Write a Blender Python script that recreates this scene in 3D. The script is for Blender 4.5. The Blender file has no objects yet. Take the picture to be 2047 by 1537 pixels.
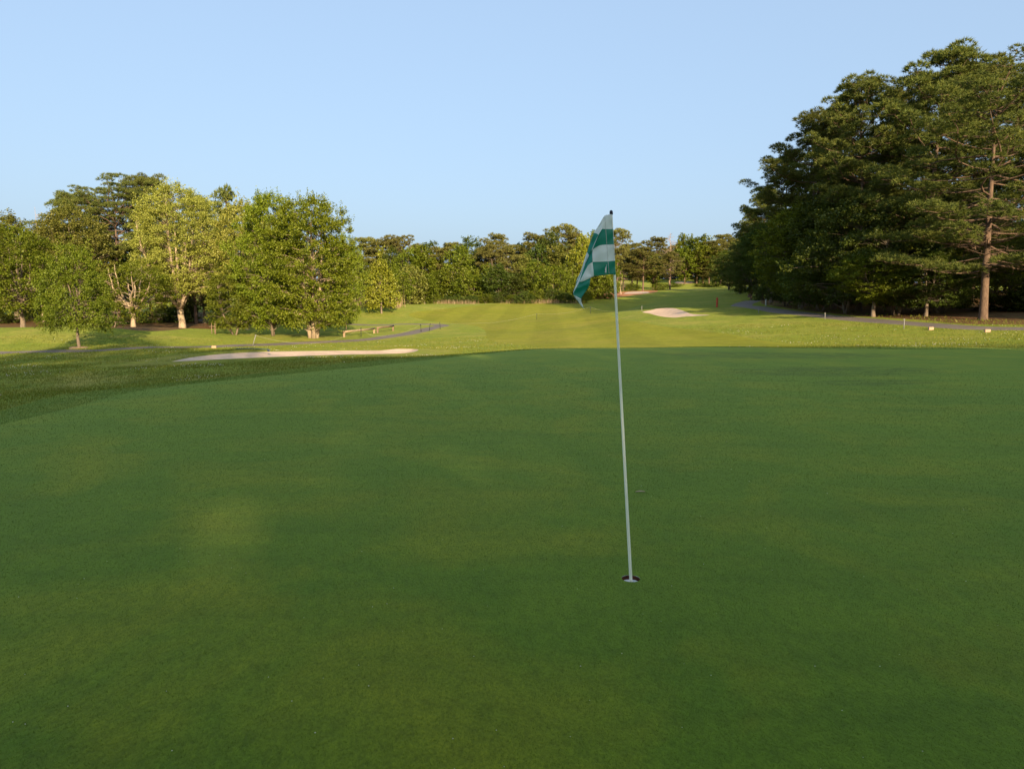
import bpy, math, random
import numpy as np
from mathutils import Vector, Matrix, geometry

# ------------------------------------------------------------------ camera, sky, sun, exposure
scene = bpy.context.scene
COL = scene.collection
F, CX, CY = 1450.0, 1023.5, 768.5            # focal length and centre in photo pixels (2047 x 1537)
CAM_Z, PITCH = 1.6, math.radians(6.16)
cam_data = bpy.data.cameras.new('camera')
cam_data.sensor_width = 36.0
cam_data.lens = 36.0 * F / 2047.0
cam_data.clip_start, cam_data.clip_end = 0.05, 5000
cam = bpy.data.objects.new('camera', cam_data)
COL.objects.link(cam)
cam.location = (0, 0, CAM_Z)
cam.rotation_euler = (math.radians(90) - PITCH, 0, 0)
scene.camera = cam

SUN_EL, SUN_AZ = math.radians(14.0), math.radians(163.0)   # azimuth clockwise from +Y (the viewing direction)
SUN_DIR = Vector((math.sin(SUN_AZ) * math.cos(SUN_EL), math.cos(SUN_AZ) * math.cos(SUN_EL), math.sin(SUN_EL)))
world = bpy.data.worlds.new('World')
scene.world = world
world.use_nodes = True
wn, wl = world.node_tree.nodes, world.node_tree.links
sky = wn.new('ShaderNodeTexSky')
sky.sky_type = 'NISHITA'
sky.sun_disc = False
sky.sun_elevation = SUN_EL
sky.sun_rotation = SUN_AZ
sky.altitude = 0
sky.air_density = 1.0
sky.dust_density = 4.0
sky.ozone_density = 2.0
wn['Background'].inputs['Strength'].default_value = 0.089
haze_mix = wn.new('ShaderNodeMix'); haze_mix.data_type = 'RGBA'      # evening haze evens out the clear sky
haze_mix.inputs[0].default_value = 0.50
haze_mix.inputs[7].default_value = (3.34, 4.50, 6.10, 1)
wl.new(sky.outputs['Color'], haze_mix.inputs[6])
wl.new(haze_mix.outputs[2], wn['Background'].inputs['Color'])

sun_data = bpy.data.lights.new('sun', 'SUN')
sun_data.energy = 5.0
sun_data.angle = math.radians(0.5)
sun_data.color = (1.0, 0.77, 0.50)
sun = bpy.data.objects.new('sun', sun_data)
COL.objects.link(sun)
sun.rotation_euler = SUN_DIR.to_track_quat('Z', 'Y').to_euler()

scene.view_settings.view_transform = 'Standard'
scene.view_settings.look = 'None'
scene.view_settings.gamma = 1.0
scene.view_settings.exposure = 1.14
scene.cycles.max_bounces = 6
scene.cycles.diffuse_bounces = 3
scene.cycles.glossy_bounces = 2
scene.cycles.transmission_bounces = 3
scene.cycles.transparent_max_bounces = 4

SP, CP = math.sin(PITCH), math.cos(PITCH)
def ray(px, py):
    a, b = (px - CX) / F, (CY - py) / F
    return a, CP + b * SP, -SP + b * CP
def at(px, py, Y):                            # the point seen at a photo pixel, Y metres ahead
    a, dy, dz = ray(px, py)
    return a * Y / dy, Y, CAM_Z + dz * Y / dy

# ------------------------------------------------------------------ helpers
def new_mesh(name, verts, faces, mat=None, smooth=False):
    me = bpy.data.meshes.new(name)
    me.from_pydata([tuple(v) for v in verts], [], faces)
    if mat: me.materials.append(mat)
    if smooth: me.polygons.foreach_set('use_smooth', [True] * len(me.polygons))
    me.update()
    return me
def np_mesh(name, V, FC, mat=None, smooth=False):
    """V (n,3) floats, FC (m,k) ints"""
    me = bpy.data.meshes.new(name)
    V = np.asarray(V, dtype=np.float32); FC = np.asarray(FC, dtype=np.int32)
    m, k = FC.shape
    me.vertices.add(len(V)); me.vertices.foreach_set('co', V.ravel())
    me.loops.add(m * k); me.loops.foreach_set('vertex_index', FC.ravel())
    me.polygons.add(m)
    me.polygons.foreach_set('loop_start', np.arange(0, m * k, k, dtype=np.int32))
    if smooth: me.polygons.foreach_set('use_smooth', np.ones(m, dtype=bool))
    if mat: me.materials.append(mat)
    me.update(calc_edges=True)
    return me
def link(name, data, parent=None, loc=None):
    o = bpy.data.objects.new(name, data)
    COL.objects.link(o)
    if parent: o.parent = parent
    if loc: o.location = loc
    return o
def tag(o, label=None, cat=None, group=None, kind=None):
    if label: o['label'] = label
    if cat: o['category'] = cat
    if group: o['group'] = group
    if kind: o['kind'] = kind
    return o

class MB:
    """collects tubes, boxes and lathes for one mesh"""
    def __init__(s): s.v, s.f = [], []
    def tube(s, pts, radii, sides=6, cap=True):
        pts = [Vector(p) for p in pts]
        n0 = len(s.v)
        ref = Vector((1, 0, 0))
        for i, p in enumerate(pts):
            t = (pts[min(i + 1, len(pts) - 1)] - pts[max(i - 1, 0)])
            if t.length < 1e-9: t = Vector((0, 0, 1))
            t.normalize()
            u = ref - t * ref.dot(t)
            if u.length < 0.1:
                ref = Vector((0, 1, 0)); u = ref - t * ref.dot(t)
            u.normalize(); w = t.cross(u); ref = u
            for k in range(sides):
                a = 2 * math.pi * k / sides
                s.v.append(tuple(p + (u * math.cos(a) + w * math.sin(a)) * radii[i]))
        for i in range(len(pts) - 1):
            for k in range(sides):
                a, b = n0 + i * sides + k, n0 + i * sides + (k + 1) % sides
                s.f.append((a, b, b + sides, a + sides))
        if cap:
            s.f.append(tuple(n0 + k for k in range(sides))[::-1])
            s.f.append(tuple(n0 + (len(pts) - 1) * sides + k for k in range(sides)))
    def box(s, c, size, rotz=0.0, taper=1.0, bev=0.0):
        hx, hy, hz = size[0] / 2, size[1] / 2, size[2] / 2
        b = min(bev, hx * .8, hy * .8, hz * .8)
        cs, sn = math.cos(rotz), math.sin(rotz)
        def ring(ix, iy, z, t):
            ix *= t; iy *= t
            bb = b if b else 0.0
            P = [(ix, iy - bb), (ix - bb, iy), (-ix + bb, iy), (-ix, iy - bb), (-ix, -iy + bb), (-ix + bb, -iy), (ix - bb, -iy), (ix, -iy + bb)] if b else [(ix, iy), (-ix, iy), (-ix, -iy), (ix, -iy)]
            return [(c[0] + x * cs - y * sn, c[1] + x * sn + y * cs, c[2] + z) for x, y in P]
        rings = [ring(hx, hy, -hz, 1)]
        if b:
            rings += [ring(hx, hy, hz - b, taper), ring(hx - b, hy - b, hz, taper)]
        else:
            rings += [ring(hx, hy, hz, taper)]
        n0 = len(s.v); k = len(rings[0])
        for r in rings: s.v += r
        for i in range(len(rings) - 1):
            for j in range(k):
                a, bb = n0 + i * k + j, n0 + i * k + (j + 1) % k
                s.f.append((a, bb, bb + k, a + k))
        s.f.append(tuple(n0 + j for j in range(k))[::-1])
        s.f.append(tuple(n0 + (len(rings) - 1) * k + j for j in range(k)))
    def lathe(s, prof, c=(0, 0, 0), sides=24):
        n0 = len(s.v)
        for r, z in prof:
            for k in range(sides):
                a = 2 * math.pi * k / sides
                s.v.append((c[0] + r * math.cos(a), c[1] + r * math.sin(a), c[2] + z))
        for i in range(len(prof) - 1):
            for k in range(sides):
                a, b = n0 + i * sides + k, n0 + i * sides + (k + 1) % sides
                s.f.append((a, b, b + sides, a + sides))
    def mesh(s, name, mat, smooth=True):
        return new_mesh(name, s.v, s.f, mat, smooth)

# ------------------------------------------------------------------ materials
def node_mat(name):
    m = bpy.data.materials.new(name); m.use_nodes = True
    nt = m.node_tree; nt.nodes.clear()
    out = nt.nodes.new('ShaderNodeOutputMaterial')
    return m, nt.nodes, nt.links, out
def ramp(nodes, stops, interp='LINEAR'):
    r = nodes.new('ShaderNodeValToRGB'); e = r.color_ramp.elements
    r.color_ramp.interpolation = interp
    while len(e) < len(stops): e.new(0.5)
    for el, (p, c) in zip(e, stops): el.position = p; el.color = (c[0], c[1], c[2], 1)
    return r
def noise(nodes, links, vec, scale, detail=3, rough=0.55, dist=0.0):
    n = nodes.new('ShaderNodeTexNoise'); n.inputs['Scale'].default_value = scale
    n.inputs['Detail'].default_value = detail; n.inputs['Roughness'].default_value = rough
    n.inputs['Distortion'].default_value = dist
    links.new(vec, n.inputs['Vector'])
    return n.outputs['Fac']
def math_node(nodes, links, op, a, b, clamp=False):
    n = nodes.new('ShaderNodeMath'); n.operation = op; n.use_clamp = clamp
    for i, v in enumerate((a, b)):
        if isinstance(v, (int, float)): n.inputs[i].default_value = v
        else: links.new(v, n.inputs[i])
    return n.outputs[0]
def mixc(nodes, links, fac, a, b, mode='MIX'):
    n = nodes.new('ShaderNodeMix'); n.data_type = 'RGBA'; n.blend_type = mode
    for key, v in ((0, fac), (6, a), (7, b)):
        if isinstance(v, (int, float)): n.inputs[key].default_value = v
        elif isinstance(v, tuple): n.inputs[key].default_value = (v[0], v[1], v[2], 1)
        else: links.new(v, n.inputs[key])
    return n.outputs[2]
def mapped(nodes, links, scale=(1, 1, 1), rot=(0, 0, 0), coord='Object'):
    tc = nodes.new('ShaderNodeTexCoord'); mp = nodes.new('ShaderNodeMapping')
    mp.inputs['Scale'].default_value = scale; mp.inputs['Rotation'].default_value = rot
    links.new(tc.outputs[coord], mp.inputs['Vector'])
    return mp.outputs['Vector']

def leaf_mat(name, dark, mid, light, transl=0.32, gloss=0.02, spread=1.0):
    m, N, L, out = node_mat(name)
    geo = N.new('ShaderNodeNewGeometry'); oi = N.new('ShaderNodeObjectInfo')
    nz = noise(N, L, mapped(N, L), 0.55, 3, 0.6)
    f = math_node(N, L, 'ADD', math_node(N, L, 'MULTIPLY', geo.outputs['Random Per Island'], 0.55 * spread),
                  math_node(N, L, 'MULTIPLY', nz, 0.55 * spread))
    r = ramp(N, [(0.12, dark), (0.5, mid), (0.9, light)]); L.new(f, r.inputs['Fac'])
    hsv = N.new('ShaderNodeHueSaturation')
    L.new(math_node(N, L, 'ADD', math_node(N, L, 'MULTIPLY', oi.outputs['Random'], 0.022), 0.486), hsv.inputs['Hue'])
    L.new(math_node(N, L, 'ADD', math_node(N, L, 'MULTIPLY', oi.outputs['Random'], 0.30), 0.85), hsv.inputs['Value'])
    L.new(r.outputs['Color'], hsv.inputs['Color'])
    d = N.new('ShaderNodeBsdfDiffuse'); t = N.new('ShaderNodeBsdfTranslucent')
    g = N.new('ShaderNodeBsdfGlossy'); g.inputs['Roughness'].default_value = 0.5
    g.inputs['Color'].default_value = (0.9, 0.95, 0.9, 1)
    L.new(hsv.outputs['Color'], d.inputs['Color'])
    tcol = mixc(N, L, 1.0, hsv.outputs['Color'], (1.25, 1.15, 0.6), 'MULTIPLY')
    L.new(tcol, t.inputs['Color'])
    m1 = N.new('ShaderNodeMixShader'); m1.inputs[0].default_value = transl
    L.new(d.outputs[0], m1.inputs[1]); L.new(t.outputs[0], m1.inputs[2])
    m2 = N.new('ShaderNodeMixShader'); m2.inputs[0].default_value = gloss
    L.new(m1.outputs[0], m2.inputs[1]); L.new(g.outputs[0], m2.inputs[2])
    L.new(m2.outputs[0], out.inputs['Surface'])
    return m

def bark_mat(name, c1, c2, scale=6, stretch=0.25, bump=0.6):
    m, N, L, out = node_mat(name)
    v = mapped(N, L, (1, 1, stretch))
    a = noise(N, L, v, scale, 5, 0.65, 0.6); b = noise(N, L, v, scale * 3.5, 4, 0.6)
    r = ramp(N, [(0.32, c1), (0.68, c2)])
    L.new(math_node(N, L, 'ADD', math_node(N, L, 'MULTIPLY', a, 0.6), math_node(N, L, 'MULTIPLY', b, 0.4)), r.inputs['Fac'])
    p = N.new('ShaderNodeBsdfPrincipled'); p.inputs['Roughness'].default_value = 0.9
    p.inputs['Specular IOR Level'].default_value = 0.15
    L.new(r.outputs['Color'], p.inputs['Base Color'])
    bp = N.new('ShaderNodeBump'); bp.inputs['Strength'].default_value = bump; bp.inputs['Distance'].default_value = 0.04
    L.new(b, bp.inputs['Height']); L.new(bp.outputs[0], p.inputs['Normal'])
    L.new(p.outputs[0], out.inputs['Surface'])
    return m

def plain_mat(name, c, rough=0.6, var=0.15, scale=12, spec=0.3, c2=None, metallic=0.0):
    m, N, L, out = node_mat(name)
    nz = noise(N, L, mapped(N, L), scale, 4, 0.6)
    dk = c2 or tuple(x * (1 - var * 2) for x in c)
    r = ramp(N, [(0.3, dk), (0.65, c)]); L.new(nz, r.inputs['Fac'])
    p = N.new('ShaderNodeBsdfPrincipled'); p.inputs['Roughness'].default_value = rough
    p.inputs['Specular IOR Level'].default_value = spec; p.inputs['Metallic'].default_value = metallic
    L.new(r.outputs['Color'], p.inputs['Base Color'])
    L.new(p.outputs[0], out.inputs['Surface'])
    return m

def grass_mat(name, base, alt, dry, dry_amt=0.35, patch=0.22, fine=45.0, speck=0.5, bump=0.5, bdist=0.01, stripes=None, rough=0.75, spec=0.25, sheen=0.0, stretch=None):
    """base/alt mottling at two scales, a dry or yellow patch layer, fine blade-scale speckle"""
    m, N, L, out = node_mat(name)
    v = mapped(N, L)
    big = noise(N, L, v, patch, 4, 0.6, 0.4)
    med = noise(N, L, v, patch * 7, 4, 0.62, 0.3)
    vs = mapped(N, L, stretch or (1, 1, 1), (0, 0, 0.35))
    fin = noise(N, L, vs, fine, 3, 0.7)
    fin2 = noise(N, L, vs, fine * 0.22, 3, 0.65)
    r1 = ramp(N, [(0.38, base), (0.66, alt)])
    L.new(math_node(N, L, 'ADD', math_node(N, L, 'MULTIPLY', big, 0.5), math_node(N, L, 'MULTIPLY', med, 0.5)), r1.inputs['Fac'])
    pm = noise(N, L, mapped(N, L, (1, 1, 1), (0.2, 0.1, 1.1)), patch * 2.2, 5, 0.6, 0.5)
    r2 = ramp(N, [(0.47, (0, 0, 0)), (0.70, (1, 1, 1))]); L.new(pm, r2.inputs['Fac'])
    col = mixc(N, L, math_node(N, L, 'MULTIPLY', r2.outputs['Color'], dry_amt), r1.outputs['Color'], dry)
    if stripes:
        w = N.new('ShaderNodeTexWave'); w.wave_type = 'BANDS'; w.bands_direction = 'X'
        w.inputs['Scale'].default_value = stripes[0]; w.inputs['Distortion'].default_value = 0.6
        w.inputs['Detail'].default_value = 1.0; w.inputs['Detail Scale'].default_value = 0.3
        L.new(mapped(N, L, (1, 1, 1), (0, 0, stripes[1])), w.inputs['Vector'])
        rw = ramp(N, [(0.35, (1 - stripes[2],) * 3), (0.65, (1 + stripes[2],) * 3)]); L.new(w.outputs['Fac'], rw.inputs['Fac'])
        col = mixc(N, L, 1.0, col, rw.outputs['Color'], 'MULTIPLY')
    st = noise(N, L, mapped(N, L, (.35, 2.2, 1), (0, 0, -.12)), 1.1, 5, 0.62, 0.3)   # fine drifts of darker growth
    rt = ramp(N, [(0.30, (.80, .82, .80)), (0.5, (1, 1, 1)), (0.72, (1.10, 1.08, 1.04))]); L.new(st, rt.inputs['Fac'])
    col = mixc(N, L, 1.0, col, rt.outputs['Color'], 'MULTIPLY')
    lo, hi = 1 - speck, 1 + speck
    rs = ramp(N, [(0.34, (lo, lo, lo * 0.9)), (0.5, (1, 1, 1)), (0.66, (hi, hi * 0.97, hi * 0.9))])
    L.new(math_node(N, L, 'ADD', math_node(N, L, 'MULTIPLY', fin, 0.6), math_node(N, L, 'MULTIPLY', fin2, 0.4)), rs.inputs['Fac'])
    col = mixc(N, L, 1.0, col, rs.outputs['Color'], 'MULTIPLY')
    p = N.new('ShaderNodeBsdfPrincipled'); p.inputs['Roughness'].default_value = rough
    p.inputs['Specular IOR Level'].default_value = spec
    p.inputs['Sheen Weight'].default_value = sheen; p.inputs['Sheen Roughness'].default_value = 0.6
    p.inputs['Sheen Tint'].default_value = (0.6, 0.8, 0.22, 1)
    L.new(col, p.inputs['Base Color'])
    bp = N.new('ShaderNodeBump'); bp.inputs['Strength'].default_value = bump; bp.inputs['Distance'].default_value = bdist
    L.new(fin, bp.inputs['Height']); L.new(bp.outputs[0], p.inputs['Normal'])
    L.new(p.outputs[0], out.inputs['Surface'])
    return m

M = {}
M['green'] = grass_mat('putting green turf', (0.044, 0.084, 0.003), (0.074, 0.116, 0.004), (0.150, 0.140, 0.004), 0.68, 0.30, 70, 0.42, 0.55, 0.006, None, 0.8, 0.02, 0.29, (1, 0.55, 1))
M['collar'] = grass_mat('collar turf', (0.062, 0.105, 0.007), (0.094, 0.135, 0.009), (0.16, 0.150, 0.012), 0.5, 0.35, 30, 0.45, 0.8, 0.015, None, 0.8, 0.03, 0.22)
M['fairway'] = grass_mat('fairway turf', (0.190, 0.200, 0.016), (0.235, 0.225, 0.022), (0.285, 0.238, 0.040), 0.55, 0.07, 11, 0.36, 0.7, 0.02, (0.055, 0.05, 0.06), 0.9, 0.04, 0.02, (0.35, 1, 1))
M['rough'] = grass_mat('rough turf', (0.125, 0.160, 0.012), (0.195, 0.200, 0.020), (0.285, 0.225, 0.050), 0.70, 0.11, 8, 0.50, 1.0, 0.05, None, 0.9, 0.05, 0.08)
M['straw'] = grass_mat('pine straw', (0.13, 0.075, 0.035), (0.22, 0.115, 0.048), (0.13, 0.13, 0.025), 0.6, 0.16, 9, 0.5, 1.0, 0.04, None, 0.9, 0.1)
M['bank'] = grass_mat('rust coloured bank', (0.42, 0.17, 0.075), (0.48, 0.22, 0.10), (0.40, 0.29, 0.13), 0.6, 0.2, 6, 0.5, 1.0, 0.05, None, 0.9, 0.1)
M['sand'] = grass_mat('bunker sand', (0.58, 0.42, 0.30), (0.66, 0.49, 0.36), (0.52, 0.36, 0.25), 0.4, 0.5, 12, 0.12, 0.8, 0.03, None, 0.95, 0.1)
M['path'] = grass_mat('asphalt path', (0.160, 0.132, 0.108), (0.205, 0.168, 0.138), (0.245, 0.205, 0.165), 0.4, 0.3, 30, 0.18, 0.5, 0.01, None, 0.9, 0.2)

M['leaf_maple'] = leaf_mat('maple leaves', (0.072, 0.120, 0.007), (0.175, 0.235, 0.014), (0.310, 0.350, 0.055), 0.38, 0.015, .8)
M['leaf_silver'] = leaf_mat('silver maple leaves', (0.160, 0.190, 0.028), (0.310, 0.330, 0.060), (0.430, 0.430, 0.115), 0.38, 0.015, .85)
M['leaf_yellow'] = leaf_mat('bright yellow green leaves', (0.13, 0.18, 0.012), (0.22, 0.26, 0.018), (0.33, 0.34, 0.05), 0.35)
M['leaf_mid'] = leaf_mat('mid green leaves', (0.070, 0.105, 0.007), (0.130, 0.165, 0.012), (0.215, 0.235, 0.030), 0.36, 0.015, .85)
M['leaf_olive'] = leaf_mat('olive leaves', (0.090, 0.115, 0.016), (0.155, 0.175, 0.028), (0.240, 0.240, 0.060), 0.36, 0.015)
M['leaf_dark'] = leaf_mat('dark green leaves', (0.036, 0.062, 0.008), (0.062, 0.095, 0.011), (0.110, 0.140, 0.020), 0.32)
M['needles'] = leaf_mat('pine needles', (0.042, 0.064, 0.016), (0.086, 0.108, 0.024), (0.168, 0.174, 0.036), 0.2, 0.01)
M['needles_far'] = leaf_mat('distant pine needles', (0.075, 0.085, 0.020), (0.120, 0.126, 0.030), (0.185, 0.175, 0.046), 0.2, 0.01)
M['leaf_dead'] = leaf_mat('dead brown needles', (0.14, 0.09, 0.05), (0.20, 0.13, 0.08), (0.26, 0.18, 0.11), 0.1, 0.02)
M['reed'] = leaf_mat('dry reeds', (0.20, 0.14, 0.06), (0.30, 0.22, 0.11), (0.38, 0.30, 0.16), 0.2, 0.03)
M['blade'] = leaf_mat('grass blades', (0.085, 0.125, 0.011), (0.130, 0.160, 0.017), (0.200, 0.190, 0.035), 0.25, 0.01)
M['blade_green'] = leaf_mat('collar blades', (0.060, 0.108, 0.008), (0.095, 0.142, 0.012), (0.150, 0.165, 0.022), 0.25, 0.02)
M['blade_fine'] = leaf_mat('putting turf blades', (0.046, 0.082, 0.005), (0.067, 0.105, 0.006), (0.108, 0.124, 0.009), 0.25, 0.01, .8)
M['clover'] = leaf_mat('clover heads', (0.50, 0.48, 0.36), (0.62, 0.60, 0.48), (0.72, 0.70, 0.58), 0.1, 0.02)
M['bark_pine'] = bark_mat('pine bark', (0.055, 0.038, 0.028), (0.20, 0.135, 0.092), 5)
M['bark_pale'] = bark_mat('pale maple bark', (0.20, 0.150, 0.095), (0.44, 0.350, 0.235), 5)
M['bark_grey'] = bark_mat('grey brown bark', (0.10, 0.080, 0.058), (0.25, 0.195, 0.140), 6)
M['bark_dead'] = bark_mat('weathered dead wood', (0.24, 0.17, 0.12), (0.40, 0.31, 0.23), 6)
M['wood'] = bark_mat('weathered rail timber', (0.24, 0.165, 0.095), (0.42, 0.31, 0.20), 4, 1.0, 0.3)
M['wood_dark'] = bark_mat('brown rail timber', (0.15, 0.10, 0.062), (0.27, 0.19, 0.125), 4, 1.0, 0.3)
M['block'] = bark_mat('tan timber block', (0.34, 0.225, 0.14), (0.46, 0.32, 0.21), 4, 1.0, 0.2)
M['post_dark'] = plain_mat('dark green stake paint', (0.022, 0.032, 0.026), 0.5)
M['post_grey'] = plain_mat('grey stake', (0.22, 0.22, 0.20), 0.5)
M['rope'] = plain_mat('pale rope', (0.40, 0.38, 0.29), 0.9, 0.1, 30)
M['red'] = plain_mat('red stake paint', (0.52, 0.075, 0.045), 0.5, 0.12, 8)
M['white'] = plain_mat('white stake paint', (0.62, 0.62, 0.56), 0.5, 0.08)
M['blue'] = plain_mat('pale blue plastic', (0.30, 0.52, 0.72), 0.45, 0.08)
M['rake_head'] = plain_mat('blue grey rake head', (0.075, 0.10, 0.14), 0.5)
M['rake_handle'] = plain_mat('dark green rake handle', (0.03, 0.065, 0.045), 0.5)
M['pole'] = plain_mat('flagstick enamel', (0.88, 0.90, 0.72), 0.45, 0.02, 20, 0.3)
M['cap'] = plain_mat('black pole cap', (0.02, 0.018, 0.035), 0.4)
M['soil'] = plain_mat('cut soil', (0.11, 0.042, 0.022), 0.95, 0.3, 60, 0.1, (0.05, 0.02, 0.012))
M['liner'] = plain_mat('white cup liner', (0.78, 0.80, 0.78), 0.35, 0.03, 40, 0.4)
M['dryleaf'] = plain_mat('dry leaf', (0.40, 0.31, 0.19), 0.8, 0.1, 60, 0.15)
M['mulch'] = plain_mat('pale wood chips', (0.40, 0.29, 0.18), 0.95, 0.25, 25, 0.1)
M['tag'] = plain_mat('white sewn label', (0.75, 0.76, 0.72), 0.8, 0.1, 400, 0.1, (0.45, 0.48, 0.45))

# ------------------------------------------------------------------ terrain
CTRL_PX = [  # photo pixel and an estimated distance: each is a point the ground passes through
    (320, 727, 31), (560, 703, 38), (560, 716, 33), (830, 702, 40), (0, 706, 45), (400, 694, 53), (680, 684, 60), (870, 657, 80),
    (690, 648, 97), (980, 668, 66), (1100, 690, 47), (1100, 660, 74), (1100, 630, 110), (1100, 605, 150), (960, 606, 155),
    (720, 611, 122), (800, 608, 145), (700, 640, 104), (370, 657, 85), (590, 673, 62), (470, 669, 64), (155, 693, 45), (100, 656, 56), (220, 657, 58),
    (0, 668, 52), (-150, 668, 55), (-250, 715, 42),
    (265, 655, 78), (0, 740, 25), (0, 800, 13.5), (250, 745, 22), (480, 728, 26), (700, 712, 29),
    (1965, 640, 52), (2047, 657, 44), (1850, 648, 50), (1620, 628, 66), (1500, 616, 80), (1450, 613, 86), (1510, 602, 100),
    (1290, 626, 78), (1340, 635, 71), (1340, 617, 82), (1400, 631, 74), (1230, 640, 78), (1600, 680, 45), (1900, 682, 38), (1400, 680, 48),
    (1750, 690, 34), (1400, 688, 42), (1750, 632, 62),
    (1400, 576, 230), (1250, 590, 180), (1480, 581, 165), (1400, 600, 130), (1250, 605, 148), (1380, 565, 262), (1440, 562, 275), (1330, 580, 215), (1480, 562, 280),
]
CTRL_XY = [(-7, 10.1, 0), (-7.1, 14.2, 0), (-5.1, 17.5, 0), (-1.9, 22.6, .01), (.5, 27.4, .02), (0, 3, 0), (0, 8, 0), (5, 8, 0), (-3, 10, 0), (8, 15, 0),
           (0, 20, 0), (10, 25, .02), (8, 28, .05), (18, 27, .0), (15, 5, 0), (5, 20, 0), (16, 16, 0), (-7, 3, -.02), (-4, -6, 0), (8, -8, 0),
           (1, 33, -.65), (6, 35, -.7), (-9, 18, -.35), (-10, 12, -.25), (-3, 28, -.4), (22, 31, -.1), (24, 22, .0),
           (-30, -30, -.4), (0, -32, 0), (30, -30, .2), (60, -30, .4), (60, 10, .8), (38, 15, .3), (-40, 0, -1), (-60, 30, -1.2), (60, 50, 1.6), (-100, 80, -.6),
           (70, 100, 3.2), (-60, 130, .6), (-120, 200, 2), (120, 250, 8), (0, 330, 12), (100, 330, 14), (-200, 300, 4), (-40, 220, 4), (-30, 160, 2.2)]
C = np.array([at(*p) for p in CTRL_PX] + CTRL_XY)
def _tps(r2): return 0.5 * r2 * np.log(r2 + 1e-9)
def _fit(C):
    n = len(C); P = C[:, :2] / 50.0
    r2 = ((P[:, None] - P[None]) ** 2).sum(-1)
    A = np.zeros((n + 3, n + 3)); A[:n, :n] = _tps(r2) + np.eye(n) * 2e-3
    A[:n, n] = 1; A[:n, n + 1:] = P; A[n, :n] = 1; A[n + 1:, :n] = P.T
    b = np.zeros(n + 3); b[:n] = C[:, 2]
    return P, np.linalg.solve(A, b)
TP, TW = _fit(C)
def terr(xy):
    xy = np.atleast_2d(np.asarray(xy, dtype=float))
    r = np.hypot(xy[:, 0], xy[:, 1])
    k = np.where(r > 330, 330 / np.maximum(r, 1e-6), 1.0)
    q = xy * k[:, None] / 50.0
    n = len(TP); z = np.empty(len(q))
    for i in range(0, len(q), 20000):
        r2 = ((q[i:i + 20000, None] - TP[None]) ** 2).sum(-1)
        z[i:i + 20000] = _tps(r2) @ TW[:n] + TW[n] + q[i:i + 20000] @ TW[n + 1:]
    x, y = xy[:, 0], xy[:, 1]
    und = (np.sin(x * .31 + y * .17) + np.sin(x * .13 - y * .29 + 1.3) + .5 * np.sin(x * .71 + y * .53)) * 0.03
    w = np.clip((r - 26) / 12, 0, 1)
    return z + und * w
def zt(x, y): return float(terr([(x, y)])[0])
def hit(px, py, y0=2.0, y1=420.0):            # where the sight line through a photo pixel meets the ground
    a, dy, dz = ray(px, py)
    Y = np.geomspace(y0, y1, 900)
    xs = a * Y / dy; zs = CAM_Z + dz * Y / dy
    d = zs - terr(np.stack([xs, Y], 1))
    i = np.argmax(d < 0) if (d < 0).any() else len(Y) - 1
    i = max(i, 1)
    t = d[i - 1] / (d[i - 1] - d[i] + 1e-12) if d[i] < 0 else 1.0
    y = Y[i - 1] + (Y[i] - Y[i - 1]) * t
    return (a * y / dy, y)

def smooth_poly(P, step, closed=True):
    P = [Vector((p[0], p[1])) for p in P]; n = len(P); out = []
    rng = range(n) if closed else range(n - 1)
    g = (lambda i: P[i % n]) if closed else (lambda i: P[min(max(i, 0), n - 1)])
    for i in rng:
        p0, p1, p2, p3 = g(i - 1), g(i), g(i + 1), g(i + 2)
        k = max(2, int((p2 - p1).length / step))
        for j in range(k):
            t = j / k
            out.append(0.5 * ((2 * p1) + (p2 - p0) * t + (2 * p0 - 5 * p1 + 4 * p2 - p3) * t * t + (3 * p1 - p0 - 3 * p2 + p3) * t ** 3))
    if not closed: out.append(P[-1])
    return [(p.x, p.y) for p in out]
def ribbon(cl, w):
    L_, R_ = [], []
    for i, p in enumerate(cl):
        a, b = cl[max(i - 1, 0)], cl[min(i + 1, len(cl) - 1)]
        dx, dy = b[0] - a[0], b[1] - a[1]; l = math.hypot(dx, dy) or 1
        nx, ny = -dy / l * w / 2, dx / l * w / 2
        L_.append((p[0] + nx, p[1] + ny)); R_.append((p[0] - nx, p[1] - ny))
    return L_ + R_[::-1]
def inside(P, poly):
    P = np.asarray(P); x, y = P[:, 0], P[:, 1]; c = np.zeros(len(P), bool)
    q = np.asarray(poly); n = len(q)
    for i in range(n):
        x1, y1 = q[i - 1]; x2, y2 = q[i]
        if y1 == y2: continue
        k = ((y1 > y) != (y2 > y)) & (x < (x2 - x1) * (y - y1) / (y2 - y1) + x1)
        c ^= k
    return c
def dist_to(P, poly):
    P = np.asarray(P); q = np.asarray(poly); d = np.full(len(P), 1e9)
    for i in range(len(q)):
        a, b = q[i - 1], q[i]; ab = b - a; l2 = (ab ** 2).sum() + 1e-12
        t = np.clip(((P - a) @ ab) / l2, 0, 1)
        d = np.minimum(d, np.hypot(*(P - a - t[:, None] * ab).T))
    return d

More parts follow.
